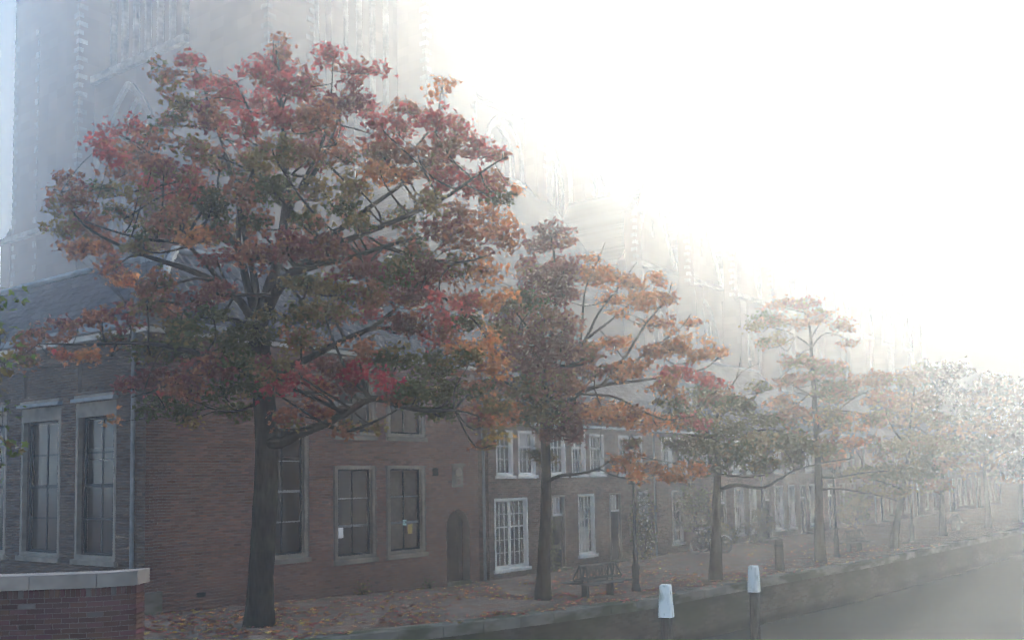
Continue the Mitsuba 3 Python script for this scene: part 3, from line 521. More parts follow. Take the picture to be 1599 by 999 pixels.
for i, wd in enumerate((9.5, 8.4, 10.2, 9.0, 9.6)):
    n = 4; us = [x + .8 + k * (wd - 1.6) / n for k in range(n)]
    terrace(x, x + wd, 'far terraced house fading into fog, ' + ('first', 'second', 'third', 'fourth', 'fifth')[i] + ' beyond the house behind the bollard', [(u + .3, u + 1.2) for u in us], [(u + .3, u + 1.2) for u in us[1:3]] + [(us[3] + .4, us[3] + 1.3)], [(us[0] + .3, us[0] + 1.15)], group='far terraced houses fading into the fog', roof_z=8.2 + .3 * (i % 3), fr='m_trim', cur=False); x += wd

# ------------------------------------------------------------------ parapet in the foreground
pk = thing('parapet_wall', 'brick parapet wall with pale stone coping in the bottom left corner', 'wall')
PP = np.array([[3.2, 16.4], [5.35, 14.45], [6.42, 13.33], [7.30, 12.26], [7.62, 11.83]]); ZT = np.array([2.05, 2.06, 2.06, 2.075, 2.105])
ps = np.concatenate([[0], np.cumsum(np.linalg.norm(np.diff(PP, axis=0), axis=1))])
def pw(s, d, z):
    """along the wall, outwards (towards the camera), height below the coping's top"""
    i = int(np.clip(np.searchsorted(ps, s) - 1, 0, len(ps) - 2)); t = (s - ps[i]) / (ps[i + 1] - ps[i]); p = PP[i] + (PP[i + 1] - PP[i]) * t
    e = (PP[i + 1] - PP[i]) / np.linalg.norm(PP[i + 1] - PP[i]); n = np.array([e[1], -e[0]])
    if n @ (-p) < 0: n = -n
    return [*(p + n * d), z + float(np.interp(s, ps, ZT))]
QB = np.array([[0, 1, 2], [0, 2, 3], [0, 4, 5], [0, 5, 1], [1, 5, 6], [1, 6, 2], [2, 6, 7], [2, 7, 3], [3, 7, 4], [3, 4, 0], [4, 6, 5], [4, 7, 6]])
def pblock(s0, s1, d0, d1, z0, z1, cut=1):
    return trimesh.Trimesh([pw(s0, d1, z0), pw(s1, d1, z0), pw(s1, d1, z1), pw(s0, d1, z1), pw(s0, d0, z0), pw(s1, d0, z0), pw(s1, d0, z1), pw(s0, d0, z1)], QB, process=False)
PL = ps[-1]; BRICKS = []
seg = [pblock(a, b, -.124, .152, -3.4, -.185) for a, b in zip(ps[:-1], [*ps[1:-1], PL - .05])]
put(pk + '__core', cat(seg), 'm_mortar')
rng = np.random.default_rng(21)
def pbrick(s0, s1, z0, z1):
    t = max(.5, 1 + .2 * rng.normal()); c = np.array((.095, .043, .040)) * t * [1, rng.uniform(.85, 1.2), rng.uniform(.85, 1.2)]
    if rng.random() < .035: c = np.array((.13, .115, .11)) * rng.uniform(.7, 1.1)
    q = rng.uniform(-.004, .004); m = pblock(s0, s1, -.128 if s1 > PL - .012 else .12, .16 + q, z0, z1); return m, np.tile(c, (8, 1))
items = []
s = PL - .003
while s > .1:
    items.append(((s - .058, s), pbrick(s - .058, s - .002, -.29, -.190))); s -= .066
for r in range(34):
    z1 = -.300 - r * .066; s = PL - (0 if r % 2 else .105)
    if r % 2 == 0: items.append(((PL - .1, PL), pbrick(PL - .096, PL - .002, z1 - .055, z1)))
    while s > .1:
        items.append(((s - .205, s), pbrick(max(.02, s - .205), s - .002, z1 - .055, z1))); s -= .217
near, rest, restc = 0, [], []
for (a, b), (m, c) in items:
    if a > PL - 2.55 and m.vertices[:, 2].max() > 0.95 and near < 300: put(pk + '__brick', m, 'm_brick', color=c); near += 1
    else: rest.append(m); restc.append(c)
put(pk + '__far_bricks', cat(rest), 'm_brick', color=np.vstack(restc), kind='stuff')
for a, b in ((.02, 1.3), (1.31, 2.62), (2.63, PL - 2.135), (PL - 2.125, PL - 1.365), (PL - 1.355, PL - .505), (PL - .495, PL + .03)):
    a2, b2 = a, min(b, PL); pts = []
    m = pblock(a2, b2, -.22, .215, -.182, 0.0)
    if b > PL: m.vertices[[1, 2, 5, 6], :2] += (PP[-1] - PP[-2]) / np.linalg.norm(PP[-1] - PP[-2]) * .03
    put(pk + '__coping_stone', m, 'm_cap')

# ------------------------------------------------------------------ trees
TREES={
'maple1':dict(base=[12.97,16.11,0.37],limbs=[[[[0.0,0.0,-0.08],[-0.0,-0.06,0.48],[-0.02,-0.13,1.24],[-0.03,-0.23,2.25],[-0.06,-0.33,3.26],[-0.11,-0.36,4.02],[-0.19,-0.36,4.9],[-0.27,-0.35,5.66],[-0.3,-0.35,6.04]],0.275,0.2],[[[-0.29,-0.36,5.98],[-0.15,-0.51,6.68],[-0.01,-0.65,7.33],[0.06,-0.7,7.99],[0.11,-0.72,8.64],[0.11,-0.7,9.44],[0.07,-0.64,10.37],[0.05,-0.58,11.18],[0.02,-0.5,11.73]],0.15,0.015],[[[-0.28,-0.36,5.91],[-0.33,-0.88,6.48],[-0.34,-1.4,6.81],[-0.22,-2.08,6.93],[-0.07,-2.78,6.98],[0.06,-3.48,7.1],[0.26,-4.25,7.19]],0.14,0.02],[[[-0.11,-0.77,7.3],[0.3,-1.13,7.57],[0.76,-1.56,7.87],[1.18,-1.95,8.32],[1.65,-2.41,8.8],[2.15,-2.92,9.35],[2.62,-3.39,9.84]],0.09,0.012],[[[-0.15,-1.17,6.91],[0.22,-1.96,7.36],[0.54,-2.68,7.62],[0.86,-3.38,7.87],[1.17,-4.09,8.18],[1.4,-4.69,8.55],[1.49,-5.08,8.73]],0.09,0.012],[[[-0.3,-0.33,5.85],[-0.64,-0.24,6.39],[-1.06,0.0,6.75],[-1.51,0.29,6.97],[-1.99,0.62,7.14],[-2.47,0.94,7.34],[-3.02,1.34,7.73],[-3.39,1.47,8.29]],0.1,0.012],[[[-1.02,-0.15,6.73],[-1.45,-0.03,7.18],[-1.79,-0.0,7.37],[-2.33,0.31,7.4],[-2.83,0.56,7.49],[-3.32,0.8,7.64]],0.055,0.012],[[[-0.3,-0.35,6.04],[-0.36,-0.08,6.84],[-0.39,0.15,7.52],[-0.56,0.59,8.15],[-0.8,1.11,8.79],[-1.0,1.6,9.31],[-1.32,2.25,9.91],[-1.56,2.81,10.24]],0.1,0.012],[[[-0.29,-0.37,6.04],[-0.24,-0.18,6.84],[-0.24,0.08,7.66],[-0.27,0.35,8.63],[-0.32,0.66,9.62],[-0.36,0.98,10.36],[-0.43,1.32,11.25],[-0.45,1.63,11.82]],0.09,0.01],[[[0.04,-0.77,8.36],[0.46,-0.96,8.88],[0.84,-1.11,9.6],[1.14,-1.18,10.41],[1.52,-1.36,11.17],[1.89,-1.46,11.54]],0.07,0.01],[[[0.04,-0.72,7.98],[0.02,-1.27,8.65],[0.01,-1.84,9.3],[-0.12,-2.25,9.92],[-0.33,-2.57,10.77]],0.06,0.01],[[[-0.41,0.11,7.51],[-0.61,-0.19,8.33],[-0.63,-0.71,9.12],[-0.88,-0.92,9.77],[-1.27,-0.94,10.4]],0.06,0.01],[[[0.04,-0.68,10.35],[-0.04,-0.47,10.91],[0.0,-0.48,11.86]],0.025,0.008],[[[1.55,-2.5,8.76],[1.8,-2.71,9.57],[2.11,-2.97,10.13],[2.25,-3.03,10.9]],0.04,0.008],[[[-0.11,-0.47,3.61],[-0.09,-0.82,3.62],[0.0,-1.27,3.78],[0.13,-1.77,3.93],[0.24,-2.26,4.12],[0.39,-2.8,4.37],[0.55,-3.3,4.23],[0.7,-3.8,4.11],[0.91,-4.39,4.09]],0.13,0.03],[[[0.1,-1.8,3.93],[0.14,-2.45,3.78],[0.2,-3.15,3.95],[0.13,-3.7,4.1]],0.05,0.012],[[[-0.23,-0.45,4.76],[0.08,-0.62,5.03],[0.48,-0.92,5.29],[1.04,-1.43,5.69],[1.54,-1.85,5.93],[2.14,-2.35,5.84],[2.75,-2.86,5.52]],0.11,0.015],[[[1.12,-1.72,5.77],[1.6,-1.96,6.09],[1.94,-2.01,6.39],[2.38,-2.24,6.96],[2.83,-2.48,7.61],[3.43,-2.87,7.79]],0.05,0.01],[[[-0.18,-0.35,4.78],[-0.65,-0.16,5.07],[-1.18,0.13,5.3],[-1.77,0.51,5.47],[-2.35,0.88,5.51],[-2.98,1.34,5.46],[-3.6,1.78,5.46]],0.09,0.012],[[[-1.26,0.02,5.29],[-1.77,0.09,4.82],[-2.28,0.14,4.56],[-2.75,0.11,4.41]],0.04,0.01],[[[-0.3,-0.34,5.91],[-0.49,0.46,6.17],[-0.67,1.26,6.44],[-0.87,2.09,6.65],[-1.07,2.94,6.62]],0.06,0.012],[[[-0.15,-0.36,4.52],[-0.22,0.2,4.3],[-0.36,0.83,4.32],[-0.52,1.46,4.55]],0.04,0.012],[[[2.25,-2.36,6.92],[2.7,-2.75,6.53],[3.12,-3.09,6.14],[3.47,-3.31,5.54]],0.04,0.012],[[[0.42,-3.13,7.22],[0.62,-3.76,6.97],[0.88,-4.47,6.79],[1.04,-5.09,6.85]],0.05,0.012]],clumps="""0.09 -0.52 11.75 0.29 0.31 red
0.3 -0.1 11.46 0.51 0.37 pink
0.36 -1.83 11.31 0.41 0.28 red
0.21 -2.58 10.76 0.37 0.27 red
0.17 -3.22 10.54 0.19 0.14 red
-0.25 -1.73 10.59 0.42 0.32 pink
-0.45 -1.35 10.43 0.5 0.3 pink
-1.96 -0.5 10.77 0.34 0.24 red
-2.28 -0.21 10.5 0.38 0.24 olive
-1.3 1.63 11.49 0.18 0.12 olive
-0.82 0.63 11.02 0.34 0.31 red
-1.21 -1.24 10.62 0.34 0.27 pink
-1.07 -0.33 10.43 0.45 0.33 red
0.94 1.04 11.1 0.62 0.45 red
-0.08 1.58 10.75 0.55 0.41 rust
-2.27 -1.42 9.41 0.46 0.34 rust
-2.43 -0.76 9.85 0.37 0.28 olive
-1.33 0.91 10.14 0.44 0.31 olive
-0.08 -2.65 10.11 0.48 0.36 darkred
1.59 -0.06 10.74 0.62 0.48 rust
-1.33 -3.27 9.15 0.49 0.38 rust
-0.98 -2.15 9.46 0.47 0.35 red
1.83 -1.33 10.79 0.3 0.27 red
-2.18 -2.31 8.97 0.44 0.33 red
-0.47 -4.02 9.1 0.29 0.27 red
1.29 -2.98 10.22 0.46 0.28 red
1.03 -3 9.69 0.5 0.38 red
0.97 -3.97 9.52 0.44 0.36 red
1.62 -3.97 9.7 0.32 0.37 red
2.55 -3.7 9.62 0.34 0.31 red
1.35 -3.95 9.12 0.49 0.34 rust
0.4 -4.06 8.8 0.52 0.33 rust
2.59 -1.05 10.07 0.51 0.39 rust
0.1 -3.47 8.91 0.43 0.33 rust
1.47 -3.71 10.42 0.28 0.2 orange
2.68 -4.01 9.45 0.31 0.23 red
2.46 -4.41 9.18 0.15 0.13 red
-2.02 1.49 9.89 0.46 0.25 red
-2.81 1.08 9.39 0.31 0.27 red
-3.26 0.08 8.75 0.34 0.23 red
-0.81 3.05 10.08 0.47 0.33 rust
-2.73 -0.66 9.02 0.39 0.28 olive
-2.39 1.09 8.87 0.42 0.27 rust
-0.08 3.19 9.93 0.54 0.37 rust
-2.7 -0.73 8.48 0.43 0.3 rust
-2.04 -0.64 8.97 0.43 0.31 olive
-0.34 0.88 9.46 0.48 0.37 olive
0.15 2.45 9.47 0.57 0.37 red
-2.01 -0.6 8.38 0.47 0.31 red
-1.15 2.05 9.03 0.45 0.29 red
-2.9 2.13 8.71 0.4 0.17 rust
-2.44 3.47 8.98 0.16 0.11 rust
-3.14 1.23 8.17 0.41 0.29 rust
-2.96 2.36 8.17 0.32 0.2 rust
-2.11 3.55 8.28 0.4 0.35 rust
-2.67 1.72 7.93 0.4 0.32 rust
-1.73 2.75 8.9 0.4 0.27 olive
-2.2 2.75 7.67 0.36 0.29 orange
-1.13 3.85 8.17 0.42 0.36 rust
-1.38 2.61 8.54 0.48 0.35 olive
-2.83 -0.14 8.1 0.35 0.23 olive
-1.92 3.74 7.87 0.27 0.22 orange
1.02 0.7 10.04 0.56 0.36 olive
-2.08 -3.02 8.44 0.43 0.28 olive
0.87 -0.49 9.68 0.54 0.38 rust
-1.11 -2.73 8.7 0.46 0.32 rust
1.05 -1.45 9.52 0.52 0.39 olive
1.32 1.95 10.09 0.52 0.38 olive
-1.49 -1.61 8.66 0.42 0.3 olive
2.04 -0.81 9.27 0.42 0.3 olive
-0.1 -2.99 8.35 0.36 0.26 olive
1.64 -0.44 10.24 0.5 0.36 red
0.88 0.53 9.19 0.55 0.39 green
-1.61 -2.45 8.05 0.45 0.32 green
1.2 2.02 9.41 0.52 0.41 olive
-1.69 -1.68 8.07 0.42 0.32 olive
-0.24 1.24 8.73 0.48 0.35 green
-1.92 -1.06 7.95 0.42 0.3 green
-0.38 -2.08 8.28 0.43 0.34 olive
-0.12 2.41 8.76 0.5 0.36 olive
-2.71 -1.32 7.56 0.4 0.29 olive
-0.1 3.27 8.7 0.49 0.34 olive
-2.62 -0.52 7.55 0.39 0.28 olive
1.68 -2.64 9.03 0.47 0.31 olive
1.83 -3.53 8.75 0.56 0.33 red
2.58 -3.66 8.9 0.52 0.34 red
2.69 -3.98 8.73 0.39 0.28 red
2.01 -4.97 8.45 0.24 0.2 orange
1.87 -4.84 8.13 0.27 0.22 olive
0.45 -4.24 7.94 0.47 0.28 olive
1.81 -1.71 9.31 0.4 0.29 orange
0.04 -3.44 8.53 0.35 0.26 orange
1.67 -2.38 8.15 0.44 0.29 olive
2.15 -0.69 8.4 0.36 0.31 olive
-0.88 -3.78 7.28 0.29 0.24 olive
2.83 -3.02 8.41 0.59 0.35 rust
3.29 -3.51 8.28 0.48 0.38 orange
2.38 -4.52 7.54 0.35 0.35 orange
2.5 0.07 8.96 0.35 0.35 olive
-0.47 -3.04 7.78 0.28 0.28 olive
1.92 0.8 8.67 0.49 0.32 olive
-1.36 -2.93 7.39 0.38 0.25 olive
0.44 0.63 8.35 0.41 0.32 olive
-1.26 -1.5 7.65 0.35 0.28 olive
0.88 2.52 8.54 0.49 0.32 olive
-1.64 -0.87 7.5 0.4 0.26 olive
0.22 2.54 8.35 0.42 0.28 orange
-2.7 -1.59 7.13 0.33 0.22 orange
-0.63 3.06 8.06 0.42 0.28 olive
-2.95 -0.54 7.08 0.34 0.23 olive
-0.99 3.7 7.6 0.33 0.22 rust
-2.78 0.74 6.89 0.28 0.19 rust
-0.46 3.8 7.49 0.48 0.29 orange
-0.46 2.83 7.21 0.42 0.31 olive
-2.44 -0.17 6.52 0.35 0.26 olive
0.68 1.03 7.77 0.55 0.33 darkred
-2.3 -2.71 6.69 0.43 0.26 darkred
-2.07 -1.45 6.81 0.34 0.2 darkred
1.06 0.34 7.87 0.6 0.38 darkred
-1.71 -2.91 6.87 0.48 0.31 darkred
1.87 0.02 7.96 0.64 0.36 darkred
-0.74 -2.82 7.06 0.53 0.3 darkred
0.86 -2.18 7.38 0.56 0.35 darkred
0.33 -3.86 7.2 0.52 0.33 olive
0.99 -4.07 7.41 0.48 0.34 darkred
1.37 -4.53 7.29 0.48 0.34 rust
3.16 -0.66 7.57 0.63 0.37 green
-0 -3.69 6.64 0.51 0.3 green
2.4 -2.31 7.22 0.59 0.35 darkred
0.64 -3.89 6.72 0.52 0.31 darkred
1.74 -3.74 6.91 0.5 0.35 olive
2.6 -3.85 7.03 0.46 0.33 orange
0.03 3.32 6.77 0.63 0.29 darkred
-1.98 -0.58 6.29 0.47 0.28 darkred
-0.23 3.54 6.91 0.4 0.23 rust
-2.61 -0.13 6.15 0.32 0.19 rust
0.66 2.22 7.15 0.48 0.28 darkred
-2.14 -1.55 6.26 0.38 0.23 darkred
-2.19 -1.52 5.81 0.45 0.25 green
-0.21 2.37 6.21 0.5 0.28 green
-2.8 -1.39 5.52 0.4 0.22 green
-2.18 1.17 6.11 0.44 0.27 rust
-2.34 1.79 6.17 0.45 0.27 rust
-2.65 2.15 5.92 0.45 0.27 rust
-2.93 2.83 5.83 0.43 0.25 rust
-3.41 2.75 5.53 0.29 0.22 rust
-3.12 2.93 5.32 0.35 0.17 olive
-2.82 2.31 5.48 0.35 0.2 red
-2.92 1.22 5.25 0.31 0.19 orange
-1.81 1.97 5.73 0.46 0.26 olive
-1.7 1.15 5.48 0.45 0.28 green
2.25 1.07 7.38 0.58 0.26 green
-0.74 -2.3 6.49 0.47 0.21 green
0.14 -2.21 6.5 0.54 0.29 green
2.8 -0.41 7.04 0.57 0.34 rust
0.21 -2.99 6.35 0.48 0.29 rust
-0.86 -3.76 6.5 0.49 0.24 darkred
2.76 -1.61 6.82 0.55 0.36 darkred
0.47 -3.72 6.24 0.47 0.31 darkred
2.49 -0.72 6.47 0.42 0.28 red
0.55 -4.43 6.04 0.46 0.3 red
2.27 -3.7 6.42 0.43 0.36 red
2.1 -4.55 6.35 0.39 0.32 orange
-0.31 -1.27 6.06 0.57 0.3 green
1.71 -0.15 6.44 0.63 0.36 olive
-0.8 -2.88 5.82 0.53 0.3 olive
-0.71 -0.82 5.69 0.56 0.29 green
1.49 0.42 5.91 0.64 0.33 olive
-0.59 -1.95 5.47 0.55 0.29 olive
1.07 -3.17 5.89 0.54 0.32 darkred
3.21 -2.66 6.2 0.54 0.33 green
1.91 -3.25 5.72 0.51 0.33 red
-0.53 0.5 5.72 0.59 0.31 green
-0.93 1.1 5.54 0.57 0.31 green
0.64 2.41 5.45 0.62 0.34 darkred
-1.89 -1.04 4.96 0.51 0.28 darkred
1.05 1.81 5.58 0.62 0.37 green
-1.59 -1.56 5.06 0.51 0.3 green
-1.47 1.17 4.93 0.55 0.28 darkred
-1.02 2.75 4.94 0.43 0.24 darkred
-1.95 -0.55 4.65 0.54 0.3 darkred
-0.6 0.31 4.73 0.56 0.33 green
-1.82 0.63 4.37 0.41 0.24 green
-1.37 0.56 4.17 0.42 0.22 green
-0.61 2.1 4.72 0.4 0.24 red
-0.56 -0.63 4.73 0.5 0.35 green
-1.61 -2.46 4.81 0.45 0.27 rust
0.58 1.54 4.48 0.41 0.25 green
-1.75 2.26 4.15 0.18 0.1 yellow
-1.24 -2.27 4.63 0.41 0.3 crimson
-1.4 -2.21 4.51 0.29 0.18 crimson
-1.01 -2.43 4.8 0.3 0.18 crimson
-0.19 -2.38 4.93 0.43 0.29 darkred
-0.22 -3.16 4.86 0.46 0.28 crimson
0 -3.43 4.68 0.3 0.28 crimson
-0.13 -2.57 4.68 0.43 0.24 darkred
0.19 -3.48 4.4 0.19 0.23 red
0.97 -0.76 4.76 0.45 0.26 rust
-0.47 -1.81 4.17 0.41 0.21 rust
0.3 -1.67 4.22 0.45 0.25 olive
0.19 -2.4 3.81 0.41 0.17 olive
-0.79 -1.74 3.93 0.26 0.24 rust
0.78 -2.58 3.94 0.25 0.12 olive
-0.15 -3.02 5.23 0.51 0.26 rust
0.62 -3.24 5.16 0.53 0.31 green
2.56 -2.49 5.2 0.58 0.37 green
0.63 -3.71 4.59 0.47 0.31 green
1.53 -3.71 4.52 0.49 0.32 green
1.68 -4.08 5.12 0.49 0.32 olive
2.95 -3.55 5.61 0.47 0.34 orange
2.91 -3.73 5.13 0.42 0.31 orange
1.43 -3.64 4.16 0.49 0.24 green
2.34 -1.97 4.56 0.4 0.24 green
2.02 -3.95 4.54 0.45 0.32 olive
2.13 -3.93 4.05 0.42 0.3 rust
2.68 -3.89 4.2 0.38 0.33 yellow
2.3 -4.26 3.66 0.27 0.27 yellow
3.1 -3.39 3.52 0.21 0.18 rust
1.83 -3.72 5.42 0.45 0.27 orange"""),
'maple2':dict(base=[21.22,15.04,0.07],limbs=[[[[0.0,0.0,-0.05],[0.0,-0.06,0.93],[-0.01,-0.16,2.25],[-0.04,-0.22,3.56],[-0.09,-0.22,4.56],[-0.1,-0.29,5.55],[-0.04,-0.43,6.54],[0.02,-0.58,7.54],[-0.0,-0.62,8.54],[-0.08,-0.57,9.38]],0.2,0.02],[[[-0.08,-0.27,3.04],[-0.03,-0.64,3.18],[0.12,-1.13,3.22],[0.27,-1.61,3.34],[0.31,-1.97,3.52],[0.59,-2.63,3.59],[1.03,-3.47,3.41]],0.055,0.01],[[[-0.16,-0.32,4.22],[0.12,-0.58,4.88],[0.5,-0.94,5.29],[0.93,-1.36,5.51],[1.48,-1.91,5.6],[2.13,-2.6,5.73],[2.83,-3.37,5.94],[3.17,-3.68,6.29]],0.085,0.012],[[[0.47,-0.96,5.29],[0.81,-1.81,5.17],[1.0,-2.44,4.81],[1.18,-3.06,4.54],[1.39,-3.76,4.6]],0.04,0.01],[[[-0.19,-0.36,4.88],[0.28,-0.7,5.88],[0.74,-1.02,6.73],[1.11,-1.2,7.43],[1.59,-1.53,8.14],[2.07,-1.86,8.87]],0.07,0.01],[[[0.84,-0.96,6.75],[1.33,-1.46,7.26],[1.87,-2.04,7.95],[2.27,-2.42,8.47]],0.04,0.008],[[[0.59,-0.9,6.22],[0.55,-1.05,7.21],[0.52,-1.2,8.03],[0.64,-1.53,8.77],[0.68,-1.72,9.17]],0.04,0.008],[[[0.9,-1.38,5.5],[1.08,-1.96,6.17],[1.25,-2.55,7.05],[1.39,-3.05,7.59],[1.33,-3.28,8.04]],0.05,0.008],[[[1.09,-1.65,5.56],[1.23,-2.54,6.3],[1.37,-3.4,6.8],[1.21,-3.85,7.14]],0.035,0.008],[[[-0.19,-0.33,4.71],[-0.69,-0.15,5.19],[-1.19,0.07,5.5],[-1.64,0.23,5.65],[-2.07,0.4,5.47]],0.06,0.012],[[[-0.16,-0.29,4.06],[-0.18,0.13,4.49],[-0.29,0.66,4.93],[-0.4,1.21,5.29]],0.05,0.01],[[[-0.22,-0.46,6.02],[-0.38,-0.07,6.88],[-0.58,0.38,7.58],[-0.62,0.65,8.11]],0.05,0.01],[[[0.0,-0.63,7.7],[0.22,-0.9,8.2],[0.34,-1.04,8.7]],0.03,0.008]],clumps="""-0.26 -0.66 9.53 0.5 0.3 darkred
-0.28 -0.46 9.11 0.5 0.33 darkred
-0.54 -1.24 9.15 0.26 0.29 darkred
0.02 0.07 8.73 0.61 0.37 rust
0.53 -0.51 8.73 0.51 0.41 darkred
-1.37 -1.78 8.24 0.46 0.37 darkred
0.88 0.26 8.45 0.8 0.45 darkred
-1.18 -1.16 7.96 0.73 0.41 darkred
0.13 0.28 7.83 0.75 0.41 olive
-1.75 -1.08 7.41 0.68 0.37 olive
1.51 0.17 8.26 0.53 0.42 darkred
-1.33 -1.73 7.62 0.46 0.37 darkred
-1.62 -0.2 7.54 0.57 0.38 rust
0.64 1.31 7.4 0.71 0.42 darkred
0.99 0.47 7.43 0.77 0.46 rust
-1.66 -1.38 6.92 0.68 0.4 rust
-1.43 -1.87 6.89 0.37 0.37 darkred
0.23 1.44 7.1 0.59 0.35 olive
-1.65 -0.01 6.75 0.54 0.32 olive
-1.46 -0.84 6.45 0.69 0.41 darkred
0.77 -0.19 6.64 0.68 0.44 darkred
-1.16 -1.49 6.34 0.62 0.41 darkred
1.46 -0.55 6.5 0.45 0.38 rust
-0.72 -1.94 6.18 0.41 0.34 rust
-0.82 -2.19 5.99 0.22 0.15 rust
0.65 1.33 6.42 0.7 0.46 rust
0.84 0.4 6.18 0.8 0.49 darkred
-1.59 -1.3 5.85 0.71 0.43 darkred
-0.22 -1.33 5.87 0.45 0.35 darkred
-0.27 1.09 5.64 0.68 0.41 rust
1.2 1.1 5.64 0.78 0.5 olive
-2.06 -1.25 5.28 0.67 0.43 olive
1.55 0.26 5.69 0.71 0.49 rust
-1.64 -1.88 5.34 0.61 0.42 rust
0.13 1.62 5.17 0.63 0.45 orange
0.9 0.47 4.97 0.8 0.49 green
-1.47 -1.19 4.77 0.71 0.43 green
1.46 0.01 4.97 0.52 0.45 darkred
-0.79 -1.49 4.79 0.47 0.41 darkred
0.72 1.42 4.93 0.7 0.42 yellow
-1.46 -0.21 4.75 0.63 0.38 yellow
1.24 -0.22 4.43 0.38 0.41 darkred
-0.88 -1.62 4.31 0.34 0.37 darkred
-1.02 -1.25 4.32 0.56 0.34 darkred
0.58 0.38 3.75 0.41 0.27 green
-1.18 -2.29 8.04 0.4 0.25 orange
1.62 -1.12 8.52 0.62 0.31 orange
-0.46 -2.38 8.03 0.57 0.28 orange
-0.45 -1.93 8.57 0.25 0.16 orange
1.64 -1.99 8.26 0.54 0.37 orange
2.08 -2.33 8.37 0.37 0.27 orange
2.3 -2 7.87 0.62 0.35 orange
0.5 -2.99 7.51 0.57 0.32 orange
2.16 -1.08 7.96 0.53 0.25 orange
2.41 -2.3 7.29 0.58 0.34 orange
0.6 -2.28 7.33 0.33 0.16 orange
1.32 -3.18 7.56 0.29 0.26 orange
1.87 -3.51 7.01 0.23 0.23 orange
0.69 -3.65 6.39 0.69 0.38 orange
1.62 -3.97 6.21 0.45 0.35 orange
2.6 -3.95 6.33 0.17 0.27 orange
0.41 -3.18 6.25 0.54 0.32 orange
2.57 -0.8 6.85 0.53 0.25 orange
-0.3 -2.52 6.4 0.47 0.22 orange
2.3 -1.44 6.06 0.7 0.31 orange
0.17 -2.67 5.79 0.63 0.28 orange
-0.28 -1.93 5.74 0.54 0.29 olive
1.56 -3.36 5.76 0.75 0.39 red
2.16 -3.86 5.52 0.43 0.26 red
0.87 -3.26 5.4 0.64 0.29 orange
2.55 -4.03 5.45 0.16 0.13 red
2.31 -0.48 4.98 0.71 0.35 orange
-0.9 -2.47 4.73 0.61 0.31 orange
2.3 -1.4 4.75 0.76 0.35 orange
0.37 -2.52 4.62 0.7 0.32 orange
1.75 -2.57 4.54 0.66 0.33 orange
2.69 -2.92 4.61 0.44 0.27 red
2.45 -3.41 4.41 0.27 0.27 red
1.66 -3.01 5.06 0.56 0.2 olive
0.77 -2.01 4.91 0.49 0.23 orange
0.07 -2.66 3.58 0.53 0.28 orange
1.05 -2.36 3.11 0.42 0.13 orange
1.98 -2.22 3.27 0.57 0.34 orange
2.09 -2.91 3.26 0.56 0.33 orange
2.56 -3.22 3.25 0.37 0.23 orange
1.16 -1.83 3.36 0.33 0.23 orange
-0 -2.81 3.97 0.34 0.16 olive"""),
'tree3':dict(base=[28.07,13.48,0.0],limbs=[[[[0.0,0.0,-0.06],[0.0,-0.07,1.29],[0.0,-0.14,2.64],[0.03,-0.21,3.81],[0.0,-0.22,4.98],[-0.02,-0.22,5.96]],0.19,0.05],[[[-0.05,-0.27,2.74],[0.14,-0.71,2.89],[0.51,-1.36,2.78],[0.69,-1.8,3.0],[0.87,-2.24,3.28],[1.33,-3.05,3.51],[1.74,-3.78,3.62]],0.07,0.015],[[[-0.08,-0.3,3.22],[0.59,-0.72,3.11],[1.31,-1.25,3.2],[1.78,-1.48,3.49]],0.04,0.01],[[[-0.17,-0.27,4.0],[0.51,-0.81,4.38],[1.21,-1.34,4.57],[1.93,-1.87,4.37],[2.6,-2.32,4.17]],0.06,0.01],[[[-0.18,-0.28,4.19],[-1.02,-0.08,4.75],[-1.76,0.06,4.92]],0.05,0.01],[[[-0.06,-0.23,5.17],[0.21,-0.69,5.94],[0.37,-0.94,6.32],[0.65,-1.35,6.55]],0.03,0.006],[[[0.23,-0.66,5.55],[0.57,-1.14,5.64],[0.81,-1.45,5.69]],0.02,0.006],[[[0.26,-0.78,6.13],[0.3,-0.87,6.42],[0.32,-0.94,6.81]],0.015,0.006],[[[-0.03,-0.23,4.78],[-0.37,-0.82,5.12],[-0.48,-1.67,5.07]],0.04,0.01]],clumps="""-0.55 0.24 5.47 0.78 0.39 olive
1.36 0.39 5.78 0.74 0.45 olive
-0.97 -0.7 5.58 0.68 0.42 olive
1.64 -0.13 5.45 0.82 0.45 green
-1.67 -1.61 5.2 0.73 0.4 green
-1.68 -0.51 4.8 0.74 0.41 green
0.34 1.26 5.07 0.53 0.36 green
-1.6 0.25 4.94 0.49 0.34 green
0.43 -1.41 5.8 0.5 0.17 olive
-0.12 -1.41 4.82 0.84 0.38 green
0.73 -1.86 4.92 0.69 0.31 olive
-0.45 -0.63 4.55 0.84 0.42 green
1.79 -1.51 4.28 0.88 0.4 green
-0.11 -2.27 4.21 0.82 0.37 green
1.73 -0.69 4.21 0.89 0.44 green
-1 -1.86 4.12 0.81 0.4 green
1.49 0.08 3.93 0.81 0.45 green
-1.36 -1.23 3.86 0.74 0.4 green
0.27 0.58 4.13 0.8 0.44 green
-1.97 -0.53 4.06 0.73 0.4 green
-1.24 0.46 4.2 0.54 0.31 green
0.82 -2.48 4.13 0.65 0.3 green
1.95 -1 3.7 0.73 0.32 green
-0.73 -0.31 3.51 0.65 0.3 green
0.69 -2.32 3.66 0.65 0.23 green
0.13 -1.15 3.49 0.65 0.27 green
1.76 -2.82 3.94 0.58 0.23 green"""),
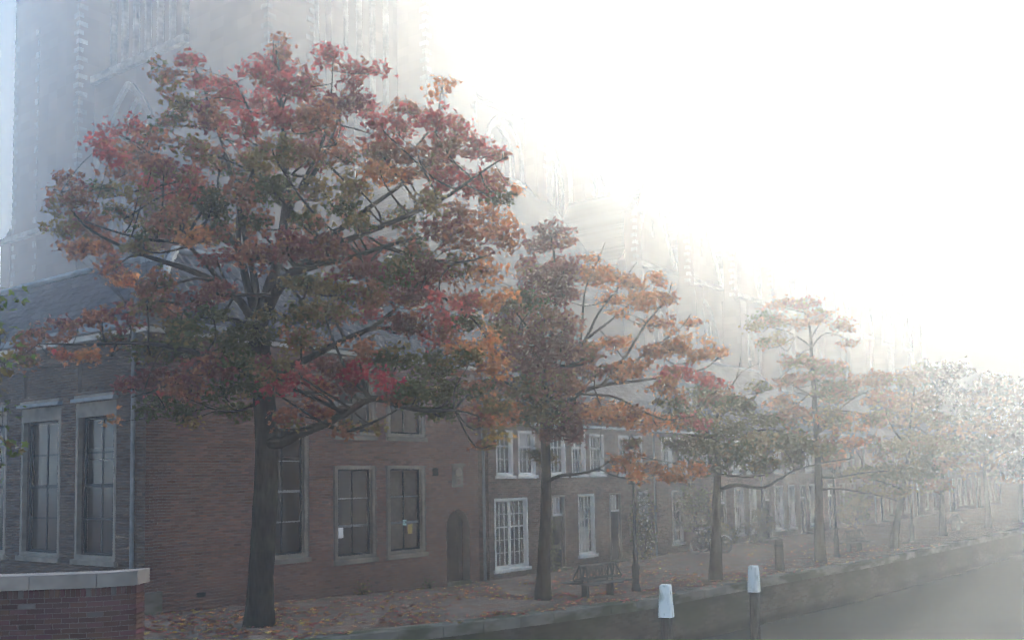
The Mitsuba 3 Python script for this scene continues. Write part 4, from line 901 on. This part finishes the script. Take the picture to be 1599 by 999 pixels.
'tree4':dict(base=[35.79,13.03,-0.0],limbs=[[[[0.0,0.0,-0.07],[-0.05,-0.03,1.31],[-0.1,-0.09,2.93],[-0.18,-0.11,4.55],[-0.27,-0.12,6.18],[-0.36,-0.11,7.58],[-0.4,-0.1,8.52],[-0.54,0.06,9.22]],0.2,0.02],[[[-0.15,-0.12,2.59],[0.04,-0.63,2.65],[0.38,-1.32,2.5],[0.79,-2.09,2.32],[1.05,-2.67,2.09]],0.06,0.012],[[[-0.19,-0.13,3.05],[0.44,-0.63,3.03],[1.19,-1.32,3.18],[1.96,-2.01,3.23]],0.05,0.01],[[[-0.31,-0.16,4.55],[0.27,-0.79,5.47],[0.88,-1.43,6.04],[1.44,-1.96,6.28],[1.86,-2.31,6.63]],0.05,0.01],[[[-0.25,-0.16,3.86],[-1.18,0.37,4.32],[-1.99,0.75,4.55]],0.05,0.01],[[[-0.43,-0.17,5.94],[-1.35,0.34,6.38],[-2.09,0.63,6.58]],0.04,0.01],[[[-0.4,-0.11,7.81],[-0.67,0.53,8.32],[-0.99,1.25,8.59]],0.035,0.008],[[[-0.4,-0.09,7.69],[-0.49,-0.71,8.21],[-0.39,-1.47,7.91]],0.035,0.008],[[[-0.42,-0.11,8.04],[-0.09,-0.47,8.75],[0.21,-0.73,8.99]],0.03,0.008]],clumps="""-1.14 0.55 9.32 0.84 0.23 rust
-0.93 -0.09 9.34 0.69 0.23 rust
-1.4 1.06 8.88 0.7 0.33 olive
-2.22 1.1 8.44 0.55 0.23 rust
-0.2 0.69 8.86 0.85 0.38 olive
-0.55 -0.52 8.8 0.79 0.37 rust
-0.16 -1.07 8.44 0.6 0.32 rust
0.05 -1.32 7.85 0.55 0.23 rust
-1.89 0.54 7.96 0.91 0.27 olive
-1.51 1.54 7.98 0.42 0.19 olive
0.38 0.61 7.35 0.86 0.34 olive
-2.14 -0.34 7.06 0.8 0.31 olive
1.7 0.11 7.17 0.98 0.44 olive
-1.23 -0.91 6.86 0.9 0.41 olive
0.45 0.91 6.78 0.82 0.38 olive
-2.49 -0.23 6.49 0.75 0.35 olive
1.53 -0.65 6.49 0.86 0.43 olive
-1.07 -1.51 6.26 0.8 0.4 olive
-0.54 -2.23 6.36 0.76 0.36 rust
0.68 -2.54 6.53 0.59 0.32 rust
0.99 -2.08 5.89 0.69 0.37 rust
0.9 -0.37 6.23 0.95 0.43 olive
-1.32 -1.14 6.05 0.89 0.4 olive
-0.16 0.6 5.53 1.04 0.47 orange
-0.11 1.22 5.92 0.62 0.33 orange
-2.35 0.32 5.75 0.58 0.31 orange
1.56 0.14 5.33 1.07 0.53 yellow
-1.72 -1.02 5.15 0.97 0.49 yellow
-0.98 -1.53 4.92 0.76 0.54 yellow
0.64 -1.2 4.3 0.7 0.51 orange
0.2 -0.3 4.32 1.03 0.51 olive
-1.49 0.24 4.54 0.91 0.41 olive
1.51 -1.77 5.23 0.8 0.42 olive
0.9 -0.5 3.74 0.85 0.33 olive
-0.9 0.02 4.08 0.82 0.32 green"""),
'tree5':dict(base=[43.28,12.59,0.0],limbs=[[[[-0.01,0.03,-0.11],[0.08,-0.16,1.22],[0.24,-0.4,2.29],[0.35,-0.61,3.63],[0.39,-0.78,5.24],[0.51,-1.03,6.85]],0.16,0.03],[[[0.12,-0.47,2.43],[-0.83,0.33,2.85],[-1.73,1.09,3.0]],0.05,0.01],[[[0.12,-0.55,3.09],[0.95,-1.27,3.34],[1.85,-2.09,3.73]],0.05,0.01],[[[0.13,-0.7,4.16],[-0.17,-0.1,5.25],[-0.18,0.11,6.35]],0.04,0.01],[[[0.14,-0.77,4.69],[0.36,-1.53,5.74],[0.6,-2.25,6.24]],0.04,0.01]],clumps="""-0.01 -0.92 7.1 1.07 0.43 rust
-1.83 -0.63 6.21 0.93 0.41 orange
2.02 -0.87 6.4 1.11 0.5 rust
-0.94 -1.64 6.19 1.04 0.47 rust
1.46 0.09 5.6 1.23 0.56 orange
2.44 -0.99 5.58 1.12 0.56 olive
-0.25 -1.67 5.44 1.05 0.53 olive
-1.87 -0.31 4.41 1.14 0.52 olive
1.64 -0.62 4.46 1.22 0.61 olive
-0.6 -1.22 4.4 1.15 0.58 olive
2.38 -1.61 4.44 0.94 0.55 olive
-0.33 -2.26 4.36 0.88 0.52 olive
-1.44 0.91 3.26 0.96 0.43 olive
1.07 0.35 3.24 1.22 0.55 green
-1.68 -0.45 3.24 1.14 0.52 green
-0.52 -1.39 3.21 1.15 0.52 green
0.92 -2.04 3.46 0.75 0.43 rust
-0.64 0.54 2.45 0.97 0.38 green
-0.83 -0.81 2.44 1.05 0.37 olive
0.27 -1.66 2.68 0.9 0.37 rust"""),
'left':dict(base=[5.3,17.2,0.55],limbs=[[[[0.0,0.0,0.0],[-0.06,-0.1,1.37],[-0.08,-0.24,2.74],[-0.02,-0.45,3.84],[-0.01,-0.58,4.75]],0.15,0.03],[[[-0.08,-0.21,2.56],[1.37,-2.34,4.14],[1.62,-2.73,4.5]],0.05,0.01],[[[-0.07,-0.19,2.29],[1.4,-2.3,3.4],[1.71,-2.7,3.4]],0.04,0.01]],clumps="""1.7 -2.9 4.49 0.15 0.33 leaf
1.83 -2.59 3.78 0.11 0.24 leaf
1.78 -2.82 3.3 0.07 0.09 leaf
1.77 -2.71 3.03 0.09 0.24 leaf
1.85 -2.67 4.89 0.15 0.17 leaf
1.74 -2.26 5.31 0.28 0.34 leaf
1.26 -3.28 5.13 0.26 0.32 leaf
1.72 -1.95 4.38 0.34 0.38 leaf
1.25 -2.98 4.26 0.32 0.36 leaf
1.68 -2.28 3.6 0.28 0.37 leaf
1.44 -2.77 3.57 0.27 0.36 leaf
1.3 -1.8 5.88 0.43 0.42 leaf
0.87 -2.8 5.67 0.41 0.39 leaf
0.9 -2.4 4.64 0.41 0.39 leaf
1.09 -2.21 3.67 0.36 0.36 leaf
1.27 -2.45 6.34 0.37 0.31 leaf""")}

COL = {'red': (.44, .085, .08), 'darkred': (.20, .052, .052), 'orange': (.62, .26, .10), 'green': (.080, .088, .032), 'olive': (.20, .135, .045), 'yellow': (.50, .33, .07), 'rust': (.33, .12, .065), 'crimson': (.42, .03, .05), 'pink': (.44, .09, .08), 'leaf': (.11, .14, .03)}
MIXES = {'red': ('red', 'red', 'red', 'rust', 'rust'), 'darkred': ('darkred', 'darkred', 'darkred', 'darkred', 'rust'), 'orange': ('orange', 'orange', 'orange', 'orange', 'rust'), 'green': ('green', 'green', 'green', 'olive'), 'olive': ('olive', 'olive', 'rust', 'green', 'rust'), 'yellow': ('yellow', 'orange', 'olive', 'olive'), 'rust': ('rust', 'rust', 'rust', 'darkred', 'olive'), 'crimson': ('crimson', 'crimson', 'crimson', 'red'), 'pink': ('pink', 'red', 'rust', 'red'), 'leaf': ('leaf', 'leaf', 'leaf', 'olive')}
_half = [(0, 0), (.30, -.10), (.26, .14), (.56, .42), (.24, .46), (0, .92)]
LEAF_V = np.array([(0, .3)] + _half + [(-x, y) for x, y in _half[-2:0:-1]]); LEAF_F = np.array([[0, i, i % 10 + 1] for i in range(1, 11)])
DIAM_V = np.array([(0, -.05), (.45, .3), (0, .9), (-.45, .3)]); DIAM_F = np.array([[0, 1, 2], [0, 2, 3]])
def leaves(pos, size, rng, col, simple=False, up=.75):
    """pos (n, 3), col (n, 3): one folded, drooping blade at each point."""
    n = len(pos); V2, F2 = (DIAM_V, DIAM_F) if simple else (LEAF_V, LEAF_F)
    nor = rng.normal(size=(n, 3)) * .55 + [0, 0, up]; nor /= np.linalg.norm(nor, axis=1, keepdims=True)
    ax_ = rng.normal(size=(n, 3)) + [0, 0, -.5]; ax_ -= nor * (ax_ * nor).sum(1, keepdims=True); ax_ /= np.linalg.norm(ax_, axis=1, keepdims=True); bx_ = np.cross(ax_, nor)
    s = size * rng.uniform(.5, 1.3, (n, 1))
    x, y = V2[:, 0], V2[:, 1]; fold, droop = rng.uniform(.05, .5, (n, 1)), rng.uniform(0, .5, (n, 1))
    z = fold * np.abs(x)[None] - droop * (y[None] ** 2)
    v = pos[:, None] + s[:, None] * (bx_[:, None] * x[None, :, None] + ax_[:, None] * y[None, :, None] + nor[:, None] * z[..., None])
    f = (F2[None] + (np.arange(n) * len(V2))[:, None, None]).reshape(-1, 3)
    return v.reshape(-1, 3), f, np.repeat(col, len(V2), axis=0)
def build_tree(key, t, seed, size, dens, sides=8, simple=False, rough=.22, twigs=True, mute=0.0):
    rng = np.random.default_rng(seed); base = np.array(t['base']); nodes, branches = [], []
    for i, (P, r0, r1) in enumerate(t['limbs']):
        P = np.array(P); k = len(P); r = r0 + (r1 - r0) * (np.linspace(0, 1, k) ** .8)
        if i == 0: r[0] *= 1.22; r[1] *= 1.02
        m = tube_mesh(P + base, r, 14 if i == 0 else sides, rough=rough if i == 0 else rough * .6, seed=seed * 3 + i)
        put(key + ('__trunk' if i == 0 else '__limb'), m, 'm_bark', True)
        for a, b, ra, rb in zip(P[:-1], P[1:], r[:-1], r[1:]):
            for q in np.linspace(0, 1, 5)[:-1]: nodes.append([*(a + (b - a) * q), ra + (rb - ra) * q])
        if i: nodes.append([*P[-1], r[-1]])
    nodes = np.array(nodes); tip0 = len(t['limbs'][0][0]) * 3
    use = nodes[tip0:] if len(nodes) > tip0 + 4 else nodes
    pos, col, tw = [], [], []
    for line in t['clumps'].strip().split('\n'):
        *nums, cl = line.split(); cx, cy, cz, rx, rz = map(float, nums); c = np.array([cx, cy, cz]); nl = max(8, int((rx * rz) * dens * (1.35 if cl in ('green', 'darkred') else 1.0) * rng.uniform(.8, 1.15)))
        d = np.linalg.norm((use[:, :3] - c) * [1, 1, 1.1], axis=1) + np.where(use[:, 2] > cz + .25, .7, 0); j = use[np.argmin(d)]; hub = c + [0, 0, -.45 * rz]
        L = np.linalg.norm(hub - j[:3])
        if twigs and L > .12:
            mid = (j[:3] + hub) / 2 + rng.normal(size=3) * .10 * L + [0, 0, -.04 * L]
            ra = min(j[3] * .7, .012 + .016 * L); tw.append(tube_mesh([j[:3] + base, mid + base, hub + base, c + [0, 0, .2 * rz] + base], [ra, ra * .75, ra * .5, .005], 5, cap=False))
        ns = max(2, nl // 30)
        dirs = rng.normal(size=(ns, 3)); dirs /= np.linalg.norm(dirs, axis=1, keepdims=True); rad = rng.random((ns, 1)) ** .5
        sp = c + dirs * rad * [rx * .86, rx * .86, rz * .8]; sp[:, 2] -= .35 * rz * (((sp[:, :2] - c[:2]) ** 2).sum(1) / rx ** 2)
        if twigs:
            for q in sp[:: 4]:
                tw.append(tube_mesh([hub + base, (hub + q) / 2 + base + rng.normal(size=3) * .05, q + base], [.009, .006, .003], 3, False, cap=False))
        which = rng.integers(0, ns, nl); p = sp[which] + rng.normal(size=(nl, 3)) * [size * 1.1, size * 1.1, size * .6]
        names = MIXES[cl]; dom = names[rng.integers(len(names))]; spc = np.array([COL[dom if rng.random() < .6 else names[rng.integers(len(names))]] for _ in range(ns)]); cc = spc[which]
        own = np.array([COL[names[k]] for k in rng.integers(0, len(names), nl)]); cc = np.where(rng.random((nl, 1)) < .12, own, cc)
        cc = cc * np.exp(rng.normal() * .12) * np.exp(rng.normal(size=(nl, 1)) * .18) * np.exp(rng.normal(size=(nl, 3)) * .05); pos.append(p); col.append(cc)
    if tw: put(key + '__twigs', cat(tw), 'm_twig', True, kind='stuff')
    cv = np.vstack(col)
    if mute: cv = cv * (1 - mute) + np.array([.11, .095, .045]) * mute
    v, f, c = leaves(np.vstack(pos) + base, size, rng, np.clip(cv, .008, .8), simple)
    put(key + '__foliage', (v, f), 'm_leaf', color=c, kind='stuff')
    return len(np.vstack(pos))
tk = thing('maple_tree', 'tallest and nearest maple with a wide red and olive crown, before the brick corner house', 'tree'); build_tree(tk, TREES['maple1'], 1, .102, 1900)
tk = thing('maple_tree', 'maple with dark red and sparse orange boughs, beside the double-sided bench', 'tree'); build_tree(tk, TREES['maple2'], 2, .105, 1800)
tk = thing('maple_tree', 'green tree with low spreading boughs, just right of the nearest street lamp', 'tree'); build_tree(tk, TREES['tree3'], 3, .13, 1100, simple=True, mute=.15)
tk = thing('maple_tree', 'tall yellowish tree with tiers of foliage, beside the wooden bollard', 'tree'); build_tree(tk, TREES['tree4'], 4, .13, 1000, simple=True, mute=.15)
tk = thing('maple_tree', 'pale tree with a leaning trunk just beyond the second bench', 'tree'); build_tree(tk, TREES['tree5'], 5, .14, 800, simple=True, mute=.4, twigs=False)
tk = thing('maple_tree', 'fresh green leaves of a tree at the left edge', 'tree'); build_tree(tk, TREES['left'], 6, .13, 500)
def generic(x, y, seed, h=8.0):
    rng = np.random.default_rng(seed); lim = [[[[0, 0, 0], [.05, 0, 1.5], [rng.normal() * .1, rng.normal() * .1, 3], [rng.normal() * .2, 0, 5], [rng.normal() * .3, 0, h - .8]], .17, .03]]
    cl = []
    for k in range(26):
        a = rng.uniform(0, 2 * math.pi); z = rng.uniform(2.6, h); r = (2.9 * math.sqrt(max(.05, 1 - ((z - 4.2) / (h - 3.6)) ** 2))) * rng.uniform(.3, 1)
        if k % 3 == 0: lim.append([[[0, 0, max(2, z - 1.2)], [.5 * r * math.cos(a), .5 * r * math.sin(a), z - .5], [r * math.cos(a), r * math.sin(a), z - .15]], .05, .01])
        cl.append('%g %g %g %g %g %s' % (r * math.cos(a), r * math.sin(a), z, rng.uniform(.7, 1.25), rng.uniform(.3, .55), ('olive', 'green', 'orange', 'rust')[rng.integers(4)]))
    return dict(base=[x, y, 0], limbs=lim, clumps='\n'.join(cl))
TH = ('thin', 'first', 'second', 'third', 'fourth', 'fifth', 'sixth')
for i, (x, y, h) in enumerate(((52.6, 12.9, 8.6), (60.3, 12.4, 8.2), (67.5, 12.0, 8.8), (75.5, 11.7, 8.4), (84, 11.5, 8.8), (93, 11.2, 8.5))):
    tk = thing('maple_tree', f'faint far quayside tree, {TH[i + 1]} beyond the leaning tree, almost lost in the fog', 'tree', 'far quayside trees lost in the fog'); build_tree(tk, generic(x, y, 40 + i, h), 50 + i, .27, 260, simple=True, mute=.6, twigs=False)

# ------------------------------------------------------------------ plants by the walls
def shrub(key, label, cat_, cx, cy, z0, rx, ry, rz, n, size, cols, seed, flat=1.0):
    k = thing(key, label, cat_); rng = np.random.default_rng(seed)
    ns = max(5, n // 40); d = rng.normal(size=(ns, 3)); d /= np.linalg.norm(d, axis=1, keepdims=True); c = np.array([cx, cy, z0 + rz]) + d * rng.random((ns, 1)) ** .4 * [rx, ry, rz]
    c[:, 2] = np.maximum(c[:, 2], z0 + .08); c[:, 1] = np.minimum(c[:, 1], YF - .12)
    wch = rng.integers(0, ns, n); p = c[wch] + rng.normal(size=(n, 3)) * .12; p[:, 2] = np.maximum(p[:, 2], z0 + .03); p[:, 1] = np.minimum(p[:, 1], YF - .05)
    cc = np.array([COL[cols[i]] for i in rng.integers(0, len(cols), ns)])[wch] * np.exp(rng.normal(size=(n, 1)) * .3)
    st = [tube_mesh([[cx + rng.normal() * .08, min(cy, YF - .1), z0 - .05], (np.array([cx, cy, z0]) + q) / 2 + [0, 0, .1], q], [.014, .01, .004], 4, False, cap=False) for q in c[:: 2]]
    put(k + '__stems', cat(st), 'm_twig', kind='stuff'); v, f, cl = leaves(p, size, rng, np.clip(cc, .01, .6), True, .3); put(k + '__foliage', (v, f), 'm_leaf', color=cl, kind='stuff')
shrub('climbing_shrub', 'tall climbing shrub on the wall just right of the second narrow door', 'shrub', 34.0, 19.3, 0, .75, .3, 1.3, 2600, .08, ('green', 'green', 'olive'), 1)
shrub('garden_shrub', 'broad green shrub hanging over the wall above the bicycle', 'shrub', 38.0, 19.1, .9, 1.5, .5, .95, 4200, .08, ('green', 'olive', 'green', 'leaf'), 2)
shrub('garden_shrub', 'low dark hedge-like shrub behind the bicycle', 'shrub', 39.8, 18.9, 0, 1.5, .6, .6, 2600, .08, ('green', 'green', 'olive'), 3)
shrub('garden_shrub', 'rounded shrub against the wall, left of the two narrow doors', 'shrub', 44.5, 19.0, 0, 1.3, .5, .8, 2200, .08, ('green', 'green', 'olive'), 4)
shrub('garden_shrub', 'slim shrub on the wall between the bench and the first narrow door', 'shrub', 28.0, 19.45, 0, .28, .2, 1.0, 900, .07, ('green', 'green'), 5)
shrub('garden_shrub', 'large pale shrub behind the second bench', 'shrub', 57.5, 18.8, 0, 2.2, .7, 1.1, 3200, .1, ('green', 'olive'), 6)
shrub('weed', 'small weed at the foot of the brick wall under the two windows', 'weed', 19.2, 19.5, .12, .28, .12, .17, 170, .06, ('green', 'olive'), 8)
shrub('weed', 'tiny weed at the foot of the brick wall left of the arched door', 'weed', 21.9, 19.55, .04, .13, .1, .14, 90, .06, ('green', 'olive'), 9)

# fallen leaves
rng = np.random.default_rng(77); n = 17000; px = rng.uniform(9.5, 46, n); e = qy(px); py = e + (YF - .05 - e) * rng.random(n)
dn = meshkit.fbm(np.stack([px * .8, py * 1.3, px * 0], 1), 4); near_t = np.zeros(n)
for x_, y_, w_ in ((13, 16.1, 3.5), (17, 14.2, 3), (21.3, 15.0, 4), (25, 14.5, 3.5), (28.1, 13.5, 3)): near_t = np.maximum(near_t, np.exp(-((px - x_) ** 2 + (py - y_) ** 2) / w_ ** 2))
keep = rng.random(n) < np.clip((dn - .33) * 2.6, 0, 1) * (.18 + .82 * near_t); px, py = px[keep], py[keep]; n = len(px)
pz = gz(px) + np.where(py < qy(px) + .36, .055, .03) + rng.uniform(0, .02, n)
nm = np.array([COL[k] for k in ('orange', 'rust', 'red', 'darkred', 'yellow', 'rust')])[rng.integers(0, 6, n)] * .7 * np.exp(rng.normal(size=(n, 1)) * .4) + .025
v, f, c = leaves(np.stack([px, py, pz], 1), .125, rng, np.clip(nm, .01, .7), False, 3.0)
v[:, 2] = np.maximum(v[:, 2], gz(v[:, 0]) + .022)
put('fallen_leaves', (v, f), 'm_leaf', color=c); labels['fallen_leaves'] = {'label': 'red and orange fallen leaves strewn over the quay', 'category': 'leaves', 'kind': 'stuff'}

# ------------------------------------------------------------------ street furniture
def at(mesh, x, y, z, rot=0.0):
    m = mesh.copy(); m.apply_transform(trimesh.transformations.rotation_matrix(rot, [0, 0, 1])); m.apply_translation([x, y, z]); return m
def bench(x, y, rot, label):
    k = thing('park_bench', label, 'bench'); z = float(gz(x)); P = lambda n, m, mat: put(k + '__' + n, at(m, x, y, z, rot), mat)
    L = .92
    for s in (-.5, .5):
        P('leg', cat([bx(s - .05, s + .05, -.09, .09, -.05, .40), bx(s - .04, s + .04, -.46, .46, .36, .405)]), 'm_bench')
        P('back_support', cat([rod([s, -.10, .40], [s, -.02, .86], .022), rod([s, .10, .40], [s, .02, .86], .022)]), 'm_bench')
    for sgn in (-1, 1):
        for j in range(3): P('seat_slat', bx(-L, L, sgn * (.17 + .115 * j), sgn * (.17 + .115 * j + .1), .407, .44), 'm_slat')
        P('back_rail', rod([-.75, sgn * .11, .52], [.75, sgn * .11, .52], .018), 'm_bench')
        for j in range(6):
            c = -.625 + .25 * j; q = [[c + .105 * math.cos(a), sgn * (.065 + .045 * -math.sin(a)), .69 + .16 * math.sin(a)] for a in np.linspace(0, 2 * math.pi, 15)]; P('back_loop', tube_mesh(q, [.011] * 15, 5, False), 'm_bench')
    P('top_rail', rod([-.72, 0, .87], [.72, 0, .87], .026), 'm_slat')
    for s in (-1, 1):
        q = [[s * .72, 0, .88], [s * .80, .16, .53], [s * .80, .12, .48], [s * .80, -.12, .48], [s * .80, -.16, .53], [s * .72, 0, .88]]; P('end_loop', tube_mesh(q, [.020] * 6, 6, False), 'm_bench')
bench(22.95, 14.45, math.radians(-9), 'double-sided bench with looped iron back left of the nearest street lamp')
bench(40.95, 13.5, math.radians(-5), 'bench just right of the second lamp post')
bench(57.3, 13.4, 0, 'faintest bench, far off along the quay')

def lamp(x, y, label):
    k = thing('street_lamp', label, 'street lamp'); z = float(gz(x)); P = lambda n, m, mat, s=False: put(k + '__' + n, at(m, x, y, z), mat, s)
    P('base', lathe([(0, -.05), (.13, -.05), (.13, .10), (.105, .14), (.095, .6), (.115, .64), (.115, .70), (.08, .76), (.07, 1.05), (.085, 1.08), (.05, 1.16), (0, 1.16)], 14), 'm_iron', 40)
    P('post', lathe([(0, 1.15), (.046, 1.15), (.036, 2.95), (.075, 2.98), (.075, 3.05), (.04, 3.1), (.035, 3.2), (0, 3.2)], 12), 'm_iron', 40)
    P('cross_bar', rod([-.28, 0, 3.0], [.28, 0, 3.0], .016), 'm_iron')
    for i in range(4):
        a = math.pi / 4 + i * math.pi / 2; ca, sa = math.cos(a), math.sin(a); P('lantern_rib', tube_mesh([[.03 * ca, .03 * sa, 3.18], [.10 * ca, .10 * sa, 3.3], [.16 * ca, .16 * sa, 3.52], [.24 * ca, .24 * sa, 3.98]], [.012] * 4, 5), 'm_iron')
        b = a + math.pi / 2; v = [[.10 * ca, .10 * sa, 3.34], [.10 * math.cos(b), .10 * math.sin(b), 3.34], [.235 * math.cos(b), .235 * math.sin(b), 3.97], [.235 * ca, .235 * sa, 3.97]]; P('lantern_pane', trimesh.Trimesh(v, [[0, 1, 2], [0, 2, 3]], process=False), 'm_glass')
    P('lantern_roof', lathe([(0, 3.98), (.26, 3.98), (.27, 4.01), (.13, 4.17), (.10, 4.18), (.09, 4.26), (.03, 4.30), (.02, 4.40), (0, 4.41)], 4), 'm_iron')
lamp(24.55, 14.2, 'nearest cast iron street lamp, its lantern hidden among orange leaves'); lamp(37.9, 13.15, 'second street lamp, thin and grey left of the farther bench'); lamp(47.9, 13.1, 'third and faintest street lamp beyond the leaning tree')

def mooring(x, y, top, rot, label, mark):
    k = thing('mooring_post', label, 'mooring post')
    def prism(z0, w0, z1, w1, ch_=.035):
        def ringv(w, z): c = ch_ * w / .24; h = w / 2; return [[h - c, -h, z], [h, -h + c, z], [h, h - c, z], [h - c, h, z], [-h + c, h, z], [-h, h - c, z], [-h, -h + c, z], [-h + c, -h, z]]
        v = ringv(w0, z0) + ringv(w1, z1); f = [[i, (i + 1) % 8, 8 + (i + 1) % 8] for i in range(8)] + [[i, 8 + (i + 1) % 8, 8 + i] for i in range(8)] + [[0, i + 1, i] for i in range(1, 7)] + [[8, 8 + i, 9 + i] for i in range(1, 7)]
        return trimesh.Trimesh(v, f, process=False)
    put(k + '__post', at(prism(-4, .215, top - .60, .205), x, y, 0, rot), 'm_post')
    c = put(k + '__cap', at(cat([prism(top - .61, .275, top - .03, .215), prism(top - .0295, .214, top, .175)]), x, y, 0, rot), 'm_post_cap', label='tapered white cap')
    if mark:
        t = meshkit.text_mesh(mark, .10, .003, True); t.apply_transform(trimesh.transformations.rotation_matrix(math.pi / 2, [1, 0, 0])); t.apply_translation([.02, -.136, top - .40]); put(c + '__number', at(t, x, y, 0, rot), 'm_black')
mooring(17.1, 9.25, 1.14, math.radians(18), 'nearer white-capped mooring post in the canal, a dark mark on its cap', '5'); mooring(22.35, 9.75, 1.06, math.radians(10), 'farther white-capped mooring post in the canal, right of the marked one', None)

k = thing('bollard', 'stout dark wooden bollard on the quay left of the fourth tree', 'bollard')
put(k + '__post', lathe([(0, -.1), (.155, -.1), (.15, .5), (.14, .95), (.12, 1.04), (0, 1.06)], 12, (32.17, 13.1, 0)), 'm_post', 40); put(k + '__band', lathe([(.158, .78), (.158, .84), (.146, .84), (.146, .78), (.158, .78)], 12, (32.17, 13.1, 0)), 'm_iron')

def bicycle(x, y, rot, label):
    k = thing('bicycle', label, 'bicycle'); P = lambda n, m, mat, s=False: put(k + '__' + n, at(m, x, y, 0, rot), mat, s)
    for cx in (-.53, .53):
        w = num(k + '__wheel'); tor = trimesh.creation.torus(.33, .018, 24, 6); tor.apply_transform(trimesh.transformations.rotation_matrix(math.pi / 2, [1, 0, 0])); tor.apply_translation([cx, 0, .35]); scene[w] = mikit.ply(at(tor, x, y, 0, rot), 'm_black', smooth=True)
        put(w + '__spokes', at(cat([rod([cx, 0, .35], [cx + .31 * math.cos(a), 0, .35 + .31 * math.sin(a)], .003, 3) for a in np.linspace(0, 2 * math.pi, 15)[:-1]]), x, y, 0, rot), 'm_chrome', kind='stuff')
    bb, st, hd = [-.08, 0, .30], [-.22, 0, .78], [.38, 0, .85]
    P('frame', cat([rod(a, b, .016) for a, b in ((bb, st), (bb, hd), (st, [.36, 0, .78]), ([-.53, 0, .35], bb), ([-.53, 0, .35], st), (hd, [.53, 0, .35]), (st, [-.25, 0, .92]), (hd, [.36, 0, .98]))]), 'm_iron')
    P('saddle', trimesh.creation.box(extents=[.26, .15, .06], transform=trimesh.transformations.translation_matrix([-.26, 0, .95])).subdivide_loop(2), 'm_black', True)
    P('handlebar', tube_mesh([[.22, -.28, 1.02], [.34, -.24, 1.05], [.38, 0, 1.0], [.34, .24, 1.05], [.22, .28, 1.02]], [.014] * 5, 6), 'm_chrome', True)
    P('mudguard', tube_mesh([[-.53 + .38 * math.cos(a), 0, .35 + .38 * math.sin(a)] for a in np.linspace(.2, 2.6, 9)], [.024] * 9, 6), 'm_chrome', True); P('headlamp', lathe([(0, -.05), (.045, -.05), (.05, .03), (0, .04)], 10, (.45, 0, .9)), 'm_chrome')
bicycle(36.9, 18.1, math.radians(70), 'bicycle with shiny handlebar parked before the shrubs of the half hidden house'); bicycle(38.1, 18.3, math.radians(80), 'second bicycle in front of the low dark hedge-like shrub')

# ------------------------------------------------------------------ the fog
x0, x1, y0, y1, z0, z1 = -152, 422, -152, 232, -3.5, 51
labels['haze'] = {'label': 'thick bright morning fog', 'category': 'fog', 'kind': 'stuff'}
scene['haze'] = {'type': 'cube', 'to_world': T().translate([(x0 + x1) / 2, (y0 + y1) / 2, (z0 + z1) / 2]).scale([(x1 - x0) / 2, (y1 - y0) / 2, (z1 - z0) / 2]), 'bsdf': {'type': 'null'}, 'interior': {'type': 'ref', 'id': 'haze_medium'}}
